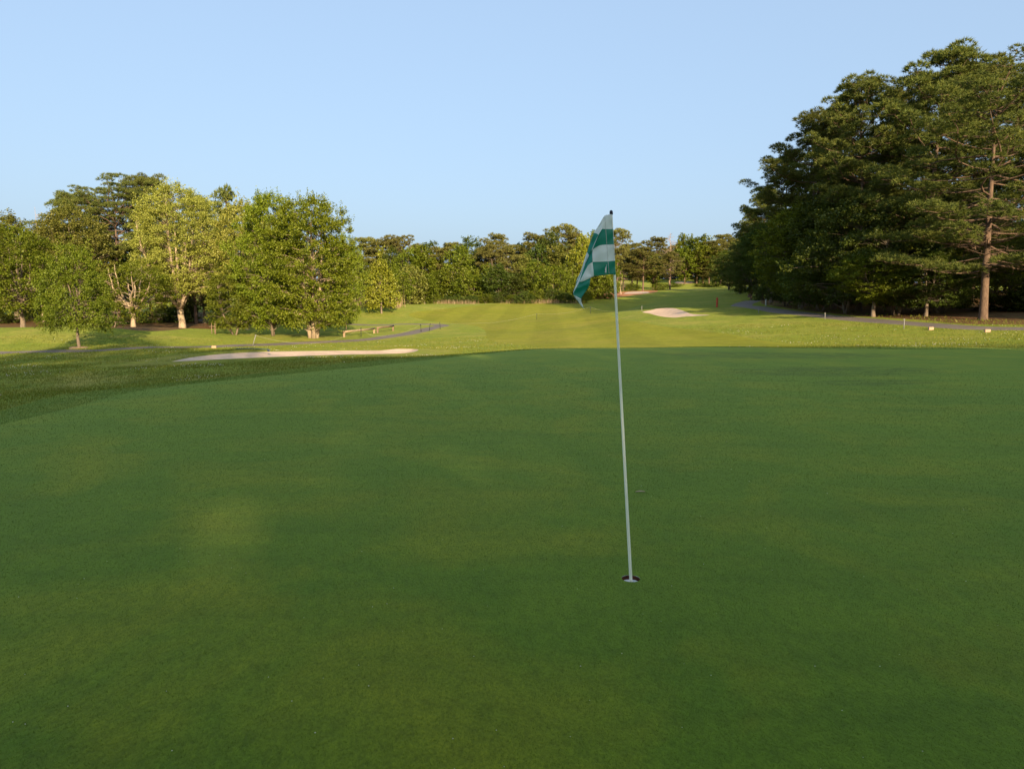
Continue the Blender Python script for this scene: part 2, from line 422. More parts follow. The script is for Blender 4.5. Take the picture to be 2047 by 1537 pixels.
def damp_streaks():                           # dark worn turf near the far right of the green
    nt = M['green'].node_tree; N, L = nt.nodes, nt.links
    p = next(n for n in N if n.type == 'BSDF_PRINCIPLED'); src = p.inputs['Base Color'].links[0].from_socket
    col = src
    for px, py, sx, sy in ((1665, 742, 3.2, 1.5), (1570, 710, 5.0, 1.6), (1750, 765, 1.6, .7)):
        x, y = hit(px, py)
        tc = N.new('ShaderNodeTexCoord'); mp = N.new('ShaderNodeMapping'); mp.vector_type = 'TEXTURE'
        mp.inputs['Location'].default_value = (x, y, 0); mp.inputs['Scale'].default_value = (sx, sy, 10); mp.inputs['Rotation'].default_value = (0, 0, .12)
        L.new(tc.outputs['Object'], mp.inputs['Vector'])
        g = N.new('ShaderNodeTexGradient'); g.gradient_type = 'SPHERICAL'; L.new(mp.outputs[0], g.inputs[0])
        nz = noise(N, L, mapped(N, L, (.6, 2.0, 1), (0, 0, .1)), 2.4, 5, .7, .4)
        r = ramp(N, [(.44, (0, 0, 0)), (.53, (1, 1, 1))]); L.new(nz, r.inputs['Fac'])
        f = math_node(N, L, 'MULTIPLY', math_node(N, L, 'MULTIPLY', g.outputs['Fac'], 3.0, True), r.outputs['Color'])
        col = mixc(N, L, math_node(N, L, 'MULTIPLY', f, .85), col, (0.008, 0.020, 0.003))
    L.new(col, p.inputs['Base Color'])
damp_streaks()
HOLE = hit(1261, 1156); HOLE_R = 0.054
hx, hy = HOLE
GREEN = smooth_poly([(-7, 10.1), (-7.1, 14.2), (-5.1, 17.7), (-1.9, 22.8), (.6, 26.0), (4, 27.2), (9, 27.3), (14, 26.9), (18.7, 26.4), (23, 23), (24, 14), (20, 2), (14, -7), (3, -10), (-5, -7), (-7.5, 2)], 0.7)
COLLAR = smooth_poly([(-8.1, 10), (-8.7, 14.6), (-6.7, 19.3), (-3.2, 24.6), (-.3, 28.0), (4, 29.4), (9, 29.6), (14, 29.3), (19.6, 28.6), (25, 24.4), (26, 14), (22, 1), (15, -9), (3, -12), (-6, -9), (-8.6, 2)], 0.7)
BUNKER_L = smooth_poly([hit(*p) for p in [(296, 730), (380, 715), (500, 704.5), (640, 701.5), (760, 701), (835, 702)]] + [(-5.4, 33.5), (-8.5, 31.5), (-12, 30.0), (-15.2, 29.0)], 0.6)
BUNKER_R = smooth_poly([hit(*p) for p in [(1284, 624), (1312, 619), (1345, 618), (1365, 623), (1385, 630), (1420, 631.5), (1390, 634), (1350, 635), (1310, 630)]], 0.8)
FAIRWAY = smooth_poly([hit(*p) for p in [(966, 658), (975, 676), (1030, 690), (1100, 695)]] + [(6, 36), (11, 39)] +
                      [hit(*p) for p in [(1600, 692), (1500, 676), (1400, 661), (1300, 648), (1236, 637), (1224, 628), (1250, 620)]] +
                      [at(1290, 608, 130)[:2], at(1300, 600, 145)[:2], at(1180, 600, 162)[:2], at(1020, 607, 152)[:2]] + [hit(*p) for p in [(900, 616), (820, 627), (850, 640), (920, 648)]], 1.2)
PATH_L = ribbon(smooth_poly([(-75, 47), (-45, 46)] + [hit(*p) for p in [(0, 706), (200, 700.5), (400, 694), (560, 688), (690, 682), (770, 674), (830, 664), (862, 656)]] + [(-8.5, 88), (-9.8, 93), (-13.5, 95.5)] +
                            [hit(*p) for p in [(750, 650), (690, 648), (600, 645)]] + [(-48, 104), (-70, 112)], 0.9, False), 1.8)
PATH_R = ribbon(smooth_poly([(60, 30), (44, 38)] + [hit(*p) for p in [(2047, 657), (1850, 648.5), (1700, 637), (1620, 629), (1550, 620.5)]] + [at(1500, 613, 84)[:2], at(1482, 609.5, 89)[:2], at(1497, 604.5, 97)[:2], at(1525, 600.5, 106)[:2]] + [(47, 122), (60, 135)], 0.9, False), 2.5)
PATH_FAR = ribbon(smooth_poly([at(1500, 580, 200)[:2], at(1455, 581.5, 205)[:2], at(1410, 580, 212)[:2], at(1330, 580.5, 214)[:2], at(1305, 580, 216)[:2]], 2, False), 2.4)
BANK = smooth_poly([at(1170, 594, 166)[:2], at(1230, 592, 170)[:2], at(1306, 586, 188)[:2], at(1310, 578, 215)[:2], at(1260, 578, 210)[:2], at(1200, 580, 200)[:2], at(1172, 586, 182)[:2]], 2)
SAND_FAR = smooth_poly([at(1350, 567, 258)[:2], at(1375, 568, 256)[:2], at(1392, 565, 262)[:2], at(1372, 562, 272)[:2], at(1352, 564, 268)[:2]], 2)
SAND_BANK = smooth_poly([at(1250, 584, 188)[:2], at(1294, 586, 186)[:2], at(1292, 581, 202)[:2], at(1256, 580, 204)[:2]], 1.5)
STRAW_R = smooth_poly([hit(*p) for p in [(2047, 649), (1850, 640), (1700, 630.5), (1600, 620)]] + [at(1540, 611, 86)[:2], at(1522, 606, 94)[:2], at(1560, 600, 106)[:2]] + [(70, 125), (110, 90), (90, 40), (60, 36)], 1.5)
STRAW_L = smooth_poly([hit(*p) for p in [(300, 662), (430, 657)]] + [(-34, 94), (-30, 104), (-36, 118), (-60, 120), (-90, 100), (-90, 70), (-62, 68), (-44, 66)], 1.5)

def stake_disc(px, py, r): return None

def build_ground():
    pts = [(0.0, 0.0)]
    radii = list(np.geomspace(1.2, 330, 165)) + [400, 520, 700, 1000, 1500, 2500]
    rg = np.random.default_rng(3)
    for i, r in enumerate(radii):
        front = 1.0 if r < 340 else 3.0
        angs = list(np.arange(-46, 46, front * (1.0 if r < 6 else .8))) + list(np.arange(46, 314, 4.0))
        off = (i % 2) * 0.4
        for a in angs:
            t = math.radians(a + off)
            pts.append((math.sin(t) * r, math.cos(t) * r))
    P = np.array(pts)
    hole = [(hx + HOLE_R * math.cos(2 * math.pi * k / 28), hy + HOLE_R * math.sin(2 * math.pi * k / 28)) for k in range(28)]
    polys = [GREEN, COLLAR, BUNKER_L, BUNKER_R, FAIRWAY, PATH_L, PATH_R, PATH_FAR, BANK, SAND_FAR, SAND_BANK, STRAW_R, STRAW_L, hole]
    keep = np.ones(len(P), bool)
    for q in polys: keep &= dist_to(P, q) > (0.15 if q is not hole else 0.03)
    keep &= ~inside(P, hole)
    pts = [tuple(p) for p in P[keep]]
    edges = []
    for q in polys:
        n0 = len(pts); pts += [tuple(p) for p in q]
        edges += [(n0 + i, n0 + (i + 1) % len(q)) for i in range(len(q))]
    v2, _, f2, *_ = geometry.delaunay_2d_cdt([Vector(p) for p in pts], edges, [], 0, 1e-5)
    V = np.array([(v.x, v.y) for v in v2]); FC = np.array([f for f in f2 if len(f) == 3])
    z = terr(V)
    for q, depth in ((BUNKER_L, .22), (BUNKER_R, .35)):   # bunkers are scooped out
        ins = inside(V, q); d = dist_to(V, q)
        z = z - np.where(ins, depth * np.clip(d / 1.4, 0, 1), 0)
        z = z + np.where(~ins & (d < 2.0), .10 * (1 - d / 2.0), 0)
    cen = V[FC].mean(1)
    zone = np.full(len(FC), 'rough', dtype=object)
    for name, q in (('pine_straw', STRAW_R), ('pine_straw', STRAW_L), ('bank', BANK), ('fairway', FAIRWAY), ('path', PATH_L), ('path_2', PATH_R), ('path_3', PATH_FAR),
                    ('bunker_sand_3', SAND_FAR), ('bunker_sand_4', SAND_BANK), ('bunker_sand', BUNKER_L), ('bunker_sand_2', BUNKER_R), ('collar', COLLAR), ('putting_green', GREEN), (None, hole)):
        zone[inside(cen, q)] = name
    V3 = np.column_stack([V, z])
    mats = {'rough': 'rough', 'pine_straw': 'straw', 'bank': 'bank', 'fairway': 'fairway', 'path': 'path', 'bunker_sand': 'sand', 'collar': 'collar', 'putting_green': 'green'}
    labels = {'rough': ('ground', 'mown rough grass ground between the fairway and the trees'), 'pine_straw': ('forest_floor', 'leaf and needle litter ground under the trees'),
              'bank': ('bank', 'rust coloured bank at the far wood edge'), 'fairway': ('fairway', 'sunlit yellow green fairway running into the distance'),
              'path': ('path', 'grey cart path curving past the left trees'), 'path_2': ('path', 'grey cart path curving along the right wood'), 'path_3': ('path', 'pale path crossing the far rise'),
              'bunker_sand': ('bunker_sand', 'long pale sand bunker left of the green'), 'bunker_sand_2': ('bunker_sand', 'pink sand bunker right of the flagstick'),
              'bunker_sand_3': ('bunker_sand', 'far sand patch glimpsed under the trees'), 'bunker_sand_4': ('bunker_sand', 'sandy scar on the rust coloured bank'),
              'collar': ('collar', 'darker collar of grass round the putting green'), 'putting_green': ('putting_green', 'smooth shaded putting green')}
    for zn in labels:
        sel = FC[zone == zn]
        if not len(sel): continue
        used, inv = np.unique(sel, return_inverse=True)
        key = zn.rstrip('_234') if zn not in mats else zn
        me = np_mesh(labels[zn][0], V3[used], inv.reshape(-1, 3), M[mats[key]], True)
        tag(link(labels[zn][0], me), labels[zn][1], 'ground', kind='structure')
build_ground()

# ------------------------------------------------------------------ tree building
def unit(a): return a / (np.linalg.norm(a, axis=-1, keepdims=True) + 1e-9)
def leaf_quads(pos, dirs, nrm, ln, wd, fold=0.25):
    """diamond leaves: base, side, tip, side"""
    n = len(pos)
    d = unit(dirs); s = unit(np.cross(d, nrm)); u = np.cross(s, d)
    ln = np.broadcast_to(ln, (n,))[:, None]; wd = np.broadcast_to(wd, (n,))[:, None]
    V = np.empty((n, 4, 3))
    V[:, 0] = pos; V[:, 2] = pos + d * ln - u * ln * 0.08
    V[:, 1] = pos + d * ln * .45 + s * wd * .5 + u * wd * fold
    V[:, 3] = pos + d * ln * .45 - s * wd * .5 + u * wd * fold
    return V.reshape(-1, 3), np.arange(n * 4).reshape(n, 4)

def sprays(rg, cen, out_dir, rad, n_twig, n_leaf, leaf, up=0.35, droop=0.0, spread=1.0):
    """leafy twigs radiating from each clump centre"""
    k = len(cen)
    c = np.repeat(cen, n_twig, 0); o = np.repeat(out_dir, n_twig, 0); r = np.repeat(rad, n_twig)
    d = unit(rg.normal(size=(len(c), 3)) * np.array([.8, .8, .42]) * spread + o * 0.75 + np.array([0, 0, up]))
    L_ = r * rg.uniform(.55, 1.25, len(c))
    org = c + rg.normal(size=c.shape) * np.array([.24, .24, .13]) * r[:, None]
    O = np.repeat(org, n_leaf, 0); D = np.repeat(d, n_leaf, 0); LL = np.repeat(L_, n_leaf)
    t = rg.uniform(.12, 1.0, len(O))
    pos = O + D * (LL * t)[:, None] + rg.normal(size=O.shape) * (LL * .11)[:, None]
    pos[:, 2] -= droop * LL * t * t
    dirs = unit(D * .55 + rg.normal(size=O.shape) * .75 + np.array([0, 0, -.25]))
    nrm = unit(rg.normal(size=O.shape) * .65 + np.array([0, 0, .9]) + D * .3)
    s = leaf * rg.uniform(.65, 1.25, len(O))
    return leaf_quads(pos, dirs, nrm, s, s * .78)

def envelope(kind, t):
    t = np.clip(t, 0, 1)
    if kind == 'round': return np.sqrt(np.clip(1 - (2 * t - 0.86) ** 2 / 1.32, 0, 1)) ** 0.9
    if kind == 'vase': return np.clip(np.sin(np.pi * (0.10 + 0.88 * t ** 1.15)) ** .65, 0, 1) * (0.55 + .45 * np.minimum(1, t / .45))
    if kind == 'cone': return np.clip((1 - t) ** .72, 0, 1) * (0.7 + .3 * np.minimum(1, t / .15))
    if kind == 'weep': return np.clip((1 - t) ** .42, 0, 1) * (0.93 + .07 * np.minimum(1, t / .3))
    if kind == 'shrub': return np.sqrt(np.clip(1 - t ** 2.2, 0, 1))
    return np.ones_like(t)

def proto(name, mb, V, FC):
    H = float(np.percentile(V[:, 2], 99.8)); W = float(np.percentile(np.abs(V[:, :2]), 99.0)) * 2
    return dict(trunk=mb.mesh(name + '_trunk', None), crown=np_mesh(name + '_crown', V, FC), H=H, W=W)

def broadleaf(name, seed, H, W, kind='round', base=0.18, stems=1, trunk_r=0.16, fork=0.25, limbs=6, clumps=230, cr=0.75, twigs=9, leaves=11, leaf=0.17,
              up=.35, droop=0.0, lean=0.0, shoots=0, lobes=0.18, stem_spread=0.5, branch_r=0.05):
    rg = np.random.default_rng(seed); rd = random.Random(seed)
    zb = base * H; ph = rg.uniform(0, 6.28, 6)
    def R(phi, t):
        lob = 1 + lobes * (np.sin(2 * phi + ph[0] + 3 * t) * .5 + np.sin(3 * phi + ph[1] - 5 * t) * .5 + np.sin(5 * phi + ph[2] + 7 * t) * .35)
        return W / 2 * envelope(kind, t) * lob
    cand = []
    while len(cand) < clumps * 5:
        t = rg.uniform(0, 1); 
        if rg.uniform() > envelope(kind, np.array(t)) + .12: continue
        phi = rg.uniform(0, 6.283); f = rg.uniform(.12, 1) ** .42
        r = max(R(phi, t) * f - cr * .35, 0.0)
        cand.append((math.cos(phi) * r, math.sin(phi) * r, zb + t * (H - zb - cr * .6), f))
    cand = np.array(cand); keep = [0]
    mind = cr * .80
    for i in range(1, len(cand)):
        if len(keep) >= clumps: break
        if np.min(((cand[keep, :3] - cand[i, :3]) ** 2).sum(1)) > mind * mind: keep.append(i)
    cl = cand[keep, :3]
    axis = np.array([0, 0, zb + .30 * (H - zb)])
    od = unit((cl - axis) * np.array([1, 1, .8]))
    mb = MB(); limb_pts = []
    bases = []
    if stems == 1:
        fz = fork * H
        tr = [(0, 0, -.25), (0, 0, 0), (rd.uniform(-.06, .06), rd.uniform(-.06, .06), fz * .35), (rd.uniform(-.1, .1) + lean * .5, rd.uniform(-.1, .1), fz * .7), (lean, 0, fz)]
        mb.tube(tr, [trunk_r * 1.35, trunk_r * 1.22, trunk_r * 1.0, trunk_r * .95, trunk_r * .95], 10)
        bases = [(Vector((lean, 0, fz)), i / limbs * 6.283 + rd.uniform(-.3, .3), trunk_r * .62) for i in range(limbs)]
    else:
        for i in range(stems):
            a = i / stems * 6.283 + .4
            bases.append((Vector((math.cos(a) * trunk_r * 1.3, math.sin(a) * trunk_r * .9, -.1)), a, trunk_r))
        extra = max(0, limbs - stems)
    for i, (b, a, r0) in enumerate(bases):
        top = rd.uniform(.72, .96) if i % 2 == 0 else rd.uniform(.5, .85)
        z1 = zb + top * (H - zb) * .96
        rr = float(R(np.array(a), np.array(top))) * rd.uniform(.25, .7) * stem_spread * 2
        if stems == 1 and i == 0: rr *= .2
        e = Vector((math.cos(a) * rr, math.sin(a) * rr, z1))
        pts = []
        for j in range(8):
            t = j / 7
            p = b.lerp(e, t); bow = math.sin(t * math.pi) * rr * .22
            p += Vector((math.cos(a) * bow, math.sin(a) * bow, 0)) + Vector((rd.gauss(0, 1), rd.gauss(0, 1), 0)) * (.06 * t * (1 - t) * 4)
            pts.append(p)
        rad = [r0 * (1 - t / 7 * .88) for t in range(8)]
        mb.tube(pts, rad, 8)
        for j in range(1, 8):
            for s in (0, .5):
                q = pts[j - 1].lerp(pts[j], s); limb_pts.append((q, rad[j]))
    LP = np.array([tuple(q) for q, _ in limb_pts]); LR = [r for _, r in limb_pts]
    for c in cl:
        d = ((LP - c) ** 2).sum(1) + np.where(LP[:, 2] > c[2] - .04 * H, 6.0 + 4 * np.maximum(0, LP[:, 2] - c[2]), 0)
        k = int(np.argmin(d)); a = Vector(LP[k]); e = Vector(c); L_ = (e - a).length
        if L_ < .15: continue
        m1 = a.lerp(e, .4) + Vector((rd.gauss(0, .05), rd.gauss(0, .05), .10 + rd.gauss(0, .04))) * L_
        m2 = a.lerp(e, .75) + Vector((rd.gauss(0, .05), rd.gauss(0, .05), .07)) * L_
        r = min(branch_r, LR[k] * .55)
        mb.tube([a, m1, m2, e], [r, r * .7, r * .45, r * .18], 4, False)
    rad = np.full(len(cl), cr) * rg.uniform(.75, 1.2, len(cl))
    V, FC = sprays(rg, cl, od, rad, twigs, leaves, leaf, up, droop)
    if shoots:
        topi = np.argsort(-cl[:, 2])[:shoots * 2]; ti = rg.choice(topi, shoots, replace=False)
        n = 34; o = np.repeat(cl[ti], n, 0)
        dd = np.repeat(unit(rg.normal(size=(shoots, 3)) * .22 + od[ti] * .4 + np.array([0, 0, 1.0])), n, 0)
        L_ = np.repeat(rg.uniform(.8, 1.7, shoots), n) * cr * 1.3; t = rg.uniform(.1, 1, len(o))
        pos = o + dd * (L_ * t)[:, None] + rg.normal(size=o.shape) * .10
        V2, F2 = leaf_quads(pos, unit(dd * .5 + rg.normal(size=o.shape) * .7), unit(rg.normal(size=o.shape) + dd * .2), leaf * .95, leaf * .7)
        FC = np.vstack([FC, F2 + len(V)]); V = np.vstack([V, V2])
    return proto(name, mb, V, FC)

def pine(name, seed, H, W, cb=0.3, prof='dome', trunk_r=0.2, whorl=0.75, per=4, subs=8, tufts=5, blades=8, nl=0.24, nw=0.035, dead=8, lean=0.0, crook=.25, clear=0.0, pad=.85, pth=.85, elv=.12):
    rg = np.random.default_rng(seed); rd = random.Random(seed)
    mb = MB()
    c1, c2 = rd.uniform(-1, 1) * crook, rd.uniform(-1, 1) * crook
    def tp(z):
        t = z / H
        return Vector((lean * t + c1 * math.sin(t * 4.1), c2 * math.sin(t * 3.3), z))
    n = 16
    mb.tube([tp(-.3)] + [tp(H * .98 * i / n) for i in range(n + 1)], [trunk_r * 1.25] + [trunk_r * (1.15 if i == 0 else (1 - .93 * (i / n) ** 1.15)) for i in range(n + 1)], 10)
    profs = {'dome': lambda t: (.62 + .38 * min(1, t / .22)) * max(0.0, 1 - t ** 2.1) ** .75 + .06,
             'flat': lambda t: (.40 + .60 * min(1, t / .55)) * max(0.0, 1 - t ** 5) ** .6 + .12,
             'cone': lambda t: (.75 + .25 * min(1, t / .18)) * max(0.0, 1 - t) ** .7 + .05,
             'tall': lambda t: (.72 + .28 * min(1, t / .4)) * max(0.0, 1 - t ** 3.2) ** .75 + .05}
    pf = profs[prof]
    T_pos, T_dir = [], []
    z = cb * H; a0 = rd.uniform(0, 6.28)
    while z < H * .97:
        t = (z / H - cb) / (1 - cb)
        for i in range(per):
            if rd.random() < .10: continue
            a0 += 2.399 + rd.uniform(-.4, .4)
            L_ = W / 2 * pf(t) * rd.uniform(.58, 1.0)
            el = -.12 + elv + .95 * t ** 1.3 + rd.gauss(0, .24)
            zz = z + rd.uniform(-.5, .5) * whorl
            b = tp(min(zz, H * .97)); r0 = max(.012, min(trunk_r * .34, L_ * .020)) 
            pts = []; az = a0
            hd = Vector((math.cos(az), math.sin(az), 0))
            sag = rd.uniform(.0, .16) * (1 - t); w1 = rd.gauss(0, .10)
            for j in range(7):
                s = j / 6
                p = b + hd * (L_ * s * math.cos(el)) + Vector((-hd.y, hd.x, 0)) * (L_ * w1 * math.sin(s * 5)) + Vector((0, 0, L_ * (math.sin(el) * s - sag * math.sin(s * math.pi) + .16 * s ** 3)))
                pts.append(p)
            mb.tube(pts, [r0 * (1 - .85 * j / 6) for j in range(7)], 5, False)
            npad = max(2, int(round(subs * (0.35 + .65 * L_ / (W / 2)))))
            perp = Vector((-hd.y, hd.x, 0))
            for k in range(npad):                                    # needle pads: flat rounded clumps along the outer bough
                s = 1.0 if k == 0 else 1 - (1 - clear) * .70 * (k / npad) ** .9
                j = min(5, int(s * 6)); q = pts[j].lerp(pts[j + 1], s * 6 - j)
                side = 0 if k == 0 else (1 if k % 2 else -1)
                pr = pad * rd.uniform(.65, 1.2)
                cpos = q + perp * side * rd.uniform(.5, 1.1) * pr + hd * rd.uniform(0, .4) * pr + Vector((0, 0, rd.uniform(.05, .35) * pr))
                mb.tube([q, q.lerp(cpos, .6), cpos], [r0 * .42, r0 * .30, r0 * .14], 3, False)
                nt = int(tufts * pr * pr / (pad * pad)) + 4
                for m_ in range(nt):
                    th = rd.uniform(0, 6.283); rr = math.sqrt(rd.random()); up_ = rd.random()
                    off = Vector((math.cos(th) * rr, math.sin(th) * rr, 0)) * pr
                    hz_ = math.sqrt(max(0, 1 - rr * rr)) * pth * pr
                    o_ = off + Vector((0, 0, hz_ * (1 - .55 * up_ * up_) - .12 * pr))
                    T_pos.append(tuple(cpos + o_))
                    T_dir.append(tuple((off * (.95 / pr) + Vector((rd.gauss(0, .25), rd.gauss(0, .25), .75))).normalized()))
                for m_ in range(3):
                    a_ = rd.uniform(0, 6.28); e = cpos + Vector((math.cos(a_) * pr * .7, math.sin(a_) * pr * .7, .1 * pr))
                    mb.tube([cpos, e], [r0 * .16, r0 * .07], 3, False)
        z += whorl * rd.uniform(.75, 1.25)
    for i in range(dead):                                            # bare dead branches below the crown
        zz = rd.uniform(.12 + .3 * cb, min(.75, cb + .3)) * H; a = rd.uniform(0, 6.28); L_ = rd.uniform(.15, .42) * W / 2
        b = tp(zz); hd = Vector((math.cos(a), math.sin(a), rd.uniform(-.3, .25)))
        e = b + hd * L_; m = b.lerp(e, .5) + Vector((0, 0, rd.uniform(-.05, .12) * L_))
        mb.tube([b, m, e], [.035, .025, .008], 4, False)
        for k in range(3):
            q = m.lerp(e, rd.uniform(0, .9)); f = q + Vector((rd.gauss(0, .3), rd.gauss(0, .3), rd.gauss(-.05, .25)))
            mb.tube([q, f], [.014, .005], 3, False)
    P = np.array(T_pos); D = unit(np.array(T_dir)); k = len(P)
    O = np.repeat(P, blades, 0); DD = np.repeat(D, blades, 0)
    nd = unit(DD * .75 + rg.normal(size=O.shape) * .62 + np.array([0, 0, .12]))
    sv = unit(np.cross(nd, rg.normal(size=O.shape)))
    l = nl * rg.uniform(.7, 1.2, len(O))[:, None]
    V = np.empty((len(O), 3, 3))
    V[:, 0] = O + nd * l * .05 - sv * nw * .5; V[:, 1] = O + nd * l * .05 + sv * nw * .5; V[:, 2] = O + nd * l
    # tuft cores tie each tuft into one island so tint varies per tuft
    FC = np.arange(len(O) * 3).reshape(-1, 3)
    return proto(name, mb, V.reshape(-1, 3), FC)

def bare(name, seed, H, W, trunk_r=.16, n=40, twigs=6, leafy=0):
    rd = random.Random(seed); mb = MB()
    mb.tube([(0, 0, -.2)] + [(.12 * math.sin(i), .1 * math.cos(i * 1.3), H * i / 8) for i in range(9)], [trunk_r * 1.2] + [trunk_r * (1 - .9 * i / 8) for i in range(9)], 8)
    for i in range(n):
        z = H * rd.uniform(.25, .97); a = rd.uniform(0, 6.28); L_ = W / 2 * rd.uniform(.4, 1) * (1.1 - (z / H) ** 2 * .7)
        b = Vector((0, 0, z)); e = b + Vector((math.cos(a) * L_, math.sin(a) * L_, L_ * rd.uniform(-.15, .5)))
        m = b.lerp(e, .5) + Vector((0, 0, rd.uniform(-.1, .15) * L_))
        mb.tube([b, m, e], [.03, .02, .006], 4, False)
        for k in range(twigs):
            q = m.lerp(e, rd.uniform(-.4, 1)) if rd.random() < .7 else b.lerp(m, rd.uniform(.4, 1))
            f = q + Vector((rd.gauss(0, 1), rd.gauss(0, 1), rd.gauss(.2, .8))) * L_ * .22
            mb.tube([q, q.lerp(f, .5) + Vector((0, 0, .05)), f], [.013, .01, .004], 3, False)
    return dict(trunk=mb.mesh(name + '_trunk', None), crown=None, H=H, W=W)

PR = {}
PR['silver'] = broadleaf('silver_maple', 11, 17, 11, 'round', .25, 1, .36, .13, 6, 400, .82, 14, 14, .145, .45, 0.05, lean=.25, shoots=26, stem_spread=.66, branch_r=.07)
PR['round'] = broadleaf('round_maple', 23, 12, 9.2, 'round', .10, 3, .24, .1, 7, 330, .74, 14, 14, .15, .3, .10, shoots=40, lobes=.22, stem_spread=.35)
PR['round2'] = broadleaf('spreading_maple', 29, 12, 8.0, 'round', .08, 2, .16, .1, 6, 260, .74, 14, 14, .15, .35, .08, shoots=40, lobes=.25, stem_spread=.35)
PR['weep'] = broadleaf('drooping_tree', 31, 6.4, 5.6, 'weep', .22, 1, .10, .3, 7, 190, .50, 12, 14, .095, .05, .55, shoots=10, stem_spread=.4, branch_r=.03)
PR['dec_a'] = broadleaf('tree_a', 41, 13, 8.5, 'round', .16, 1, .20, .22, 7, 210, .85, 11, 12, .18, .35, .05, shoots=12)
PR['dec_b'] = broadleaf('tree_b', 42, 14, 8, 'vase', .22, 1, .19, .26, 7, 200, .85, 11, 12, .18, .4, .05, shoots=16, lobes=.25)
PR['dec_c'] = broadleaf('tree_c', 43, 10, 8, 'round', .10, 2, .13, .2, 6, 190, .75, 11, 12, .17, .25, .15, lobes=.28)
PR['layer'] = broadleaf('tree_l', 44, 9, 9.5, 'vase', .18, 1, .24, .22, 8, 130, .85, 9, 10, .18, .1, .12, lobes=.35, stem_spread=.75, branch_r=.07)
PR['shrub_a'] = broadleaf('shrub_a', 51, 2.4, 3.2, 'shrub', .02, 4, .03, .1, 4, 60, .45, 8, 10, .14, .4, .05)
PR['shrub_b'] = broadleaf('shrub_b', 52, 3.6, 3.6, 'round', .03, 4, .035, .1, 4, 80, .50, 8, 10, .15, .4, .05, lobes=.3)
PR['fdec_a'] = broadleaf('far_tree_a', 61, 13, 8.5, 'round', .10, 1, .2, .2, 6, 120, 1.05, 8, 8, .36, .35, .05, lobes=.22)
PR['fdec_b'] = broadleaf('far_tree_b', 62, 13, 7, 'vase', .12, 1, .2, .2, 6, 110, 1.0, 8, 8, .36, .4, .05, lobes=.28, shoots=8)
PR['fdec_c'] = broadleaf('far_tree_c', 63, 8, 7, 'round', .04, 3, .1, .1, 5, 90, .95, 8, 8, .33, .3, .08, lobes=.3)
PR['fcone'] = broadleaf('far_tree_cone', 64, 9, 6, 'cone', .10, 1, .13, .2, 5, 120, .70, 8, 9, .24, .3, .1, lobes=.12)
PR['pine_hero'] = pine('tall_pine', 71, 21, 15, .24, 'tall', .245, .85, 4, 7, 36, 13, .29, .038, 70, -.5, .12, clear=.14, pad=.64, pth=1.1, elv=-.02)
PR['pine_a'] = pine('pine_a', 72, 20, 11, .30, 'dome', .24, .95, 4, 6, 40, 12, .31, .044, 12, pad=.66, pth=1.05)
PR['pine_b'] = pine('pine_b', 73, 20, 10, .28, 'tall', .22, 1.0, 4, 6, 40, 12, .31, .044, 14, .6, .5, pad=.64, pth=1.05)
PR['pine_c'] = pine('pine_c', 74, 18, 10, .20, 'cone', .22, .95, 4, 6, 40, 12, .31, .044, 8, pad=.62, pth=1.05)
PR['umbrella'] = pine('umbrella_pine', 75, 20, 13, .56, 'flat', .26, .85, 5, 4, 54, 12, .34, .048, 14, .3, .6, clear=.1, pad=1.0, pth=.6)
PR['umbrella2'] = pine('umbrella_pine_b', 79, 20, 12, .50, 'dome', .24, .9, 5, 4, 54, 12, .34, .048, 14, -.3, .6, clear=.1, pad=.95)
PR['fpine_a'] = pine('far_pine_a', 76, 16, 8.5, .40, 'dome', .2, 1.2, 4, 3, 22, 8, .52, .14, 8, pad=1.0)
PR['fpine_b'] = pine('far_pine_b', 77, 16, 9.5, .56, 'flat', .2, 1.0, 4, 3, 24, 8, .52, .14, 10, .5, .6, pad=1.1)
PR['fpine_c'] = pine('far_pine_c', 78, 14, 7, .30, 'tall', .18, 1.2, 4, 3, 22, 8, .52, .14, 8, pad=.9)
PR['dead'] = bare('dead_tree', 81, 14, 6, .17, 60, 9)
PR['snag'] = bare('snag', 82, 10, 2.2, .13, 10, 2)
PR['twiggy'] = bare('bare_shrub', 83, 3.2, 3.4, .04, 26, 4)

used_first = {}
def plant(name, cat, proto, x, y, h, w, leafm, barkm, label, group=None, rot=None, z=None, sink=0.0):
    p = PR[proto]
    root = link(name, None, None, (x, y, (zt(x, y) if z is None else z) - sink))
    root.rotation_euler = (0, 0, random.Random(int(x * 977 + y * 131)).uniform(0, 6.28) if rot is None else rot)
    root.scale = (w / p['W'], w / p['W'], h / p['H'])
    tag(root, label, cat, group)
    for part, me, mt in (('trunk', p['trunk'], barkm), ('crown', p['crown'], leafm)):
        if me is None: continue
        if not me.materials: me.materials.append(M[mt])
        o = link(part, me, root)
        o.material_slots[0].link = 'OBJECT'; o.material_slots[0].material = M[mt]
    return root
def plant_px(name, cat, proto, px, Y, top, wpx, leafm, barkm, label, group=None, rot=None):
    x = at(px, 640, Y)[0]; z = zt(x, Y)
    h = at(px, top, Y)[2] - z; w = wpx * math.hypot(x, Y) / F
    return plant(name, cat, proto, x, Y, h, w, leafm, barkm, label, group, rot, z)

exec_trees = True
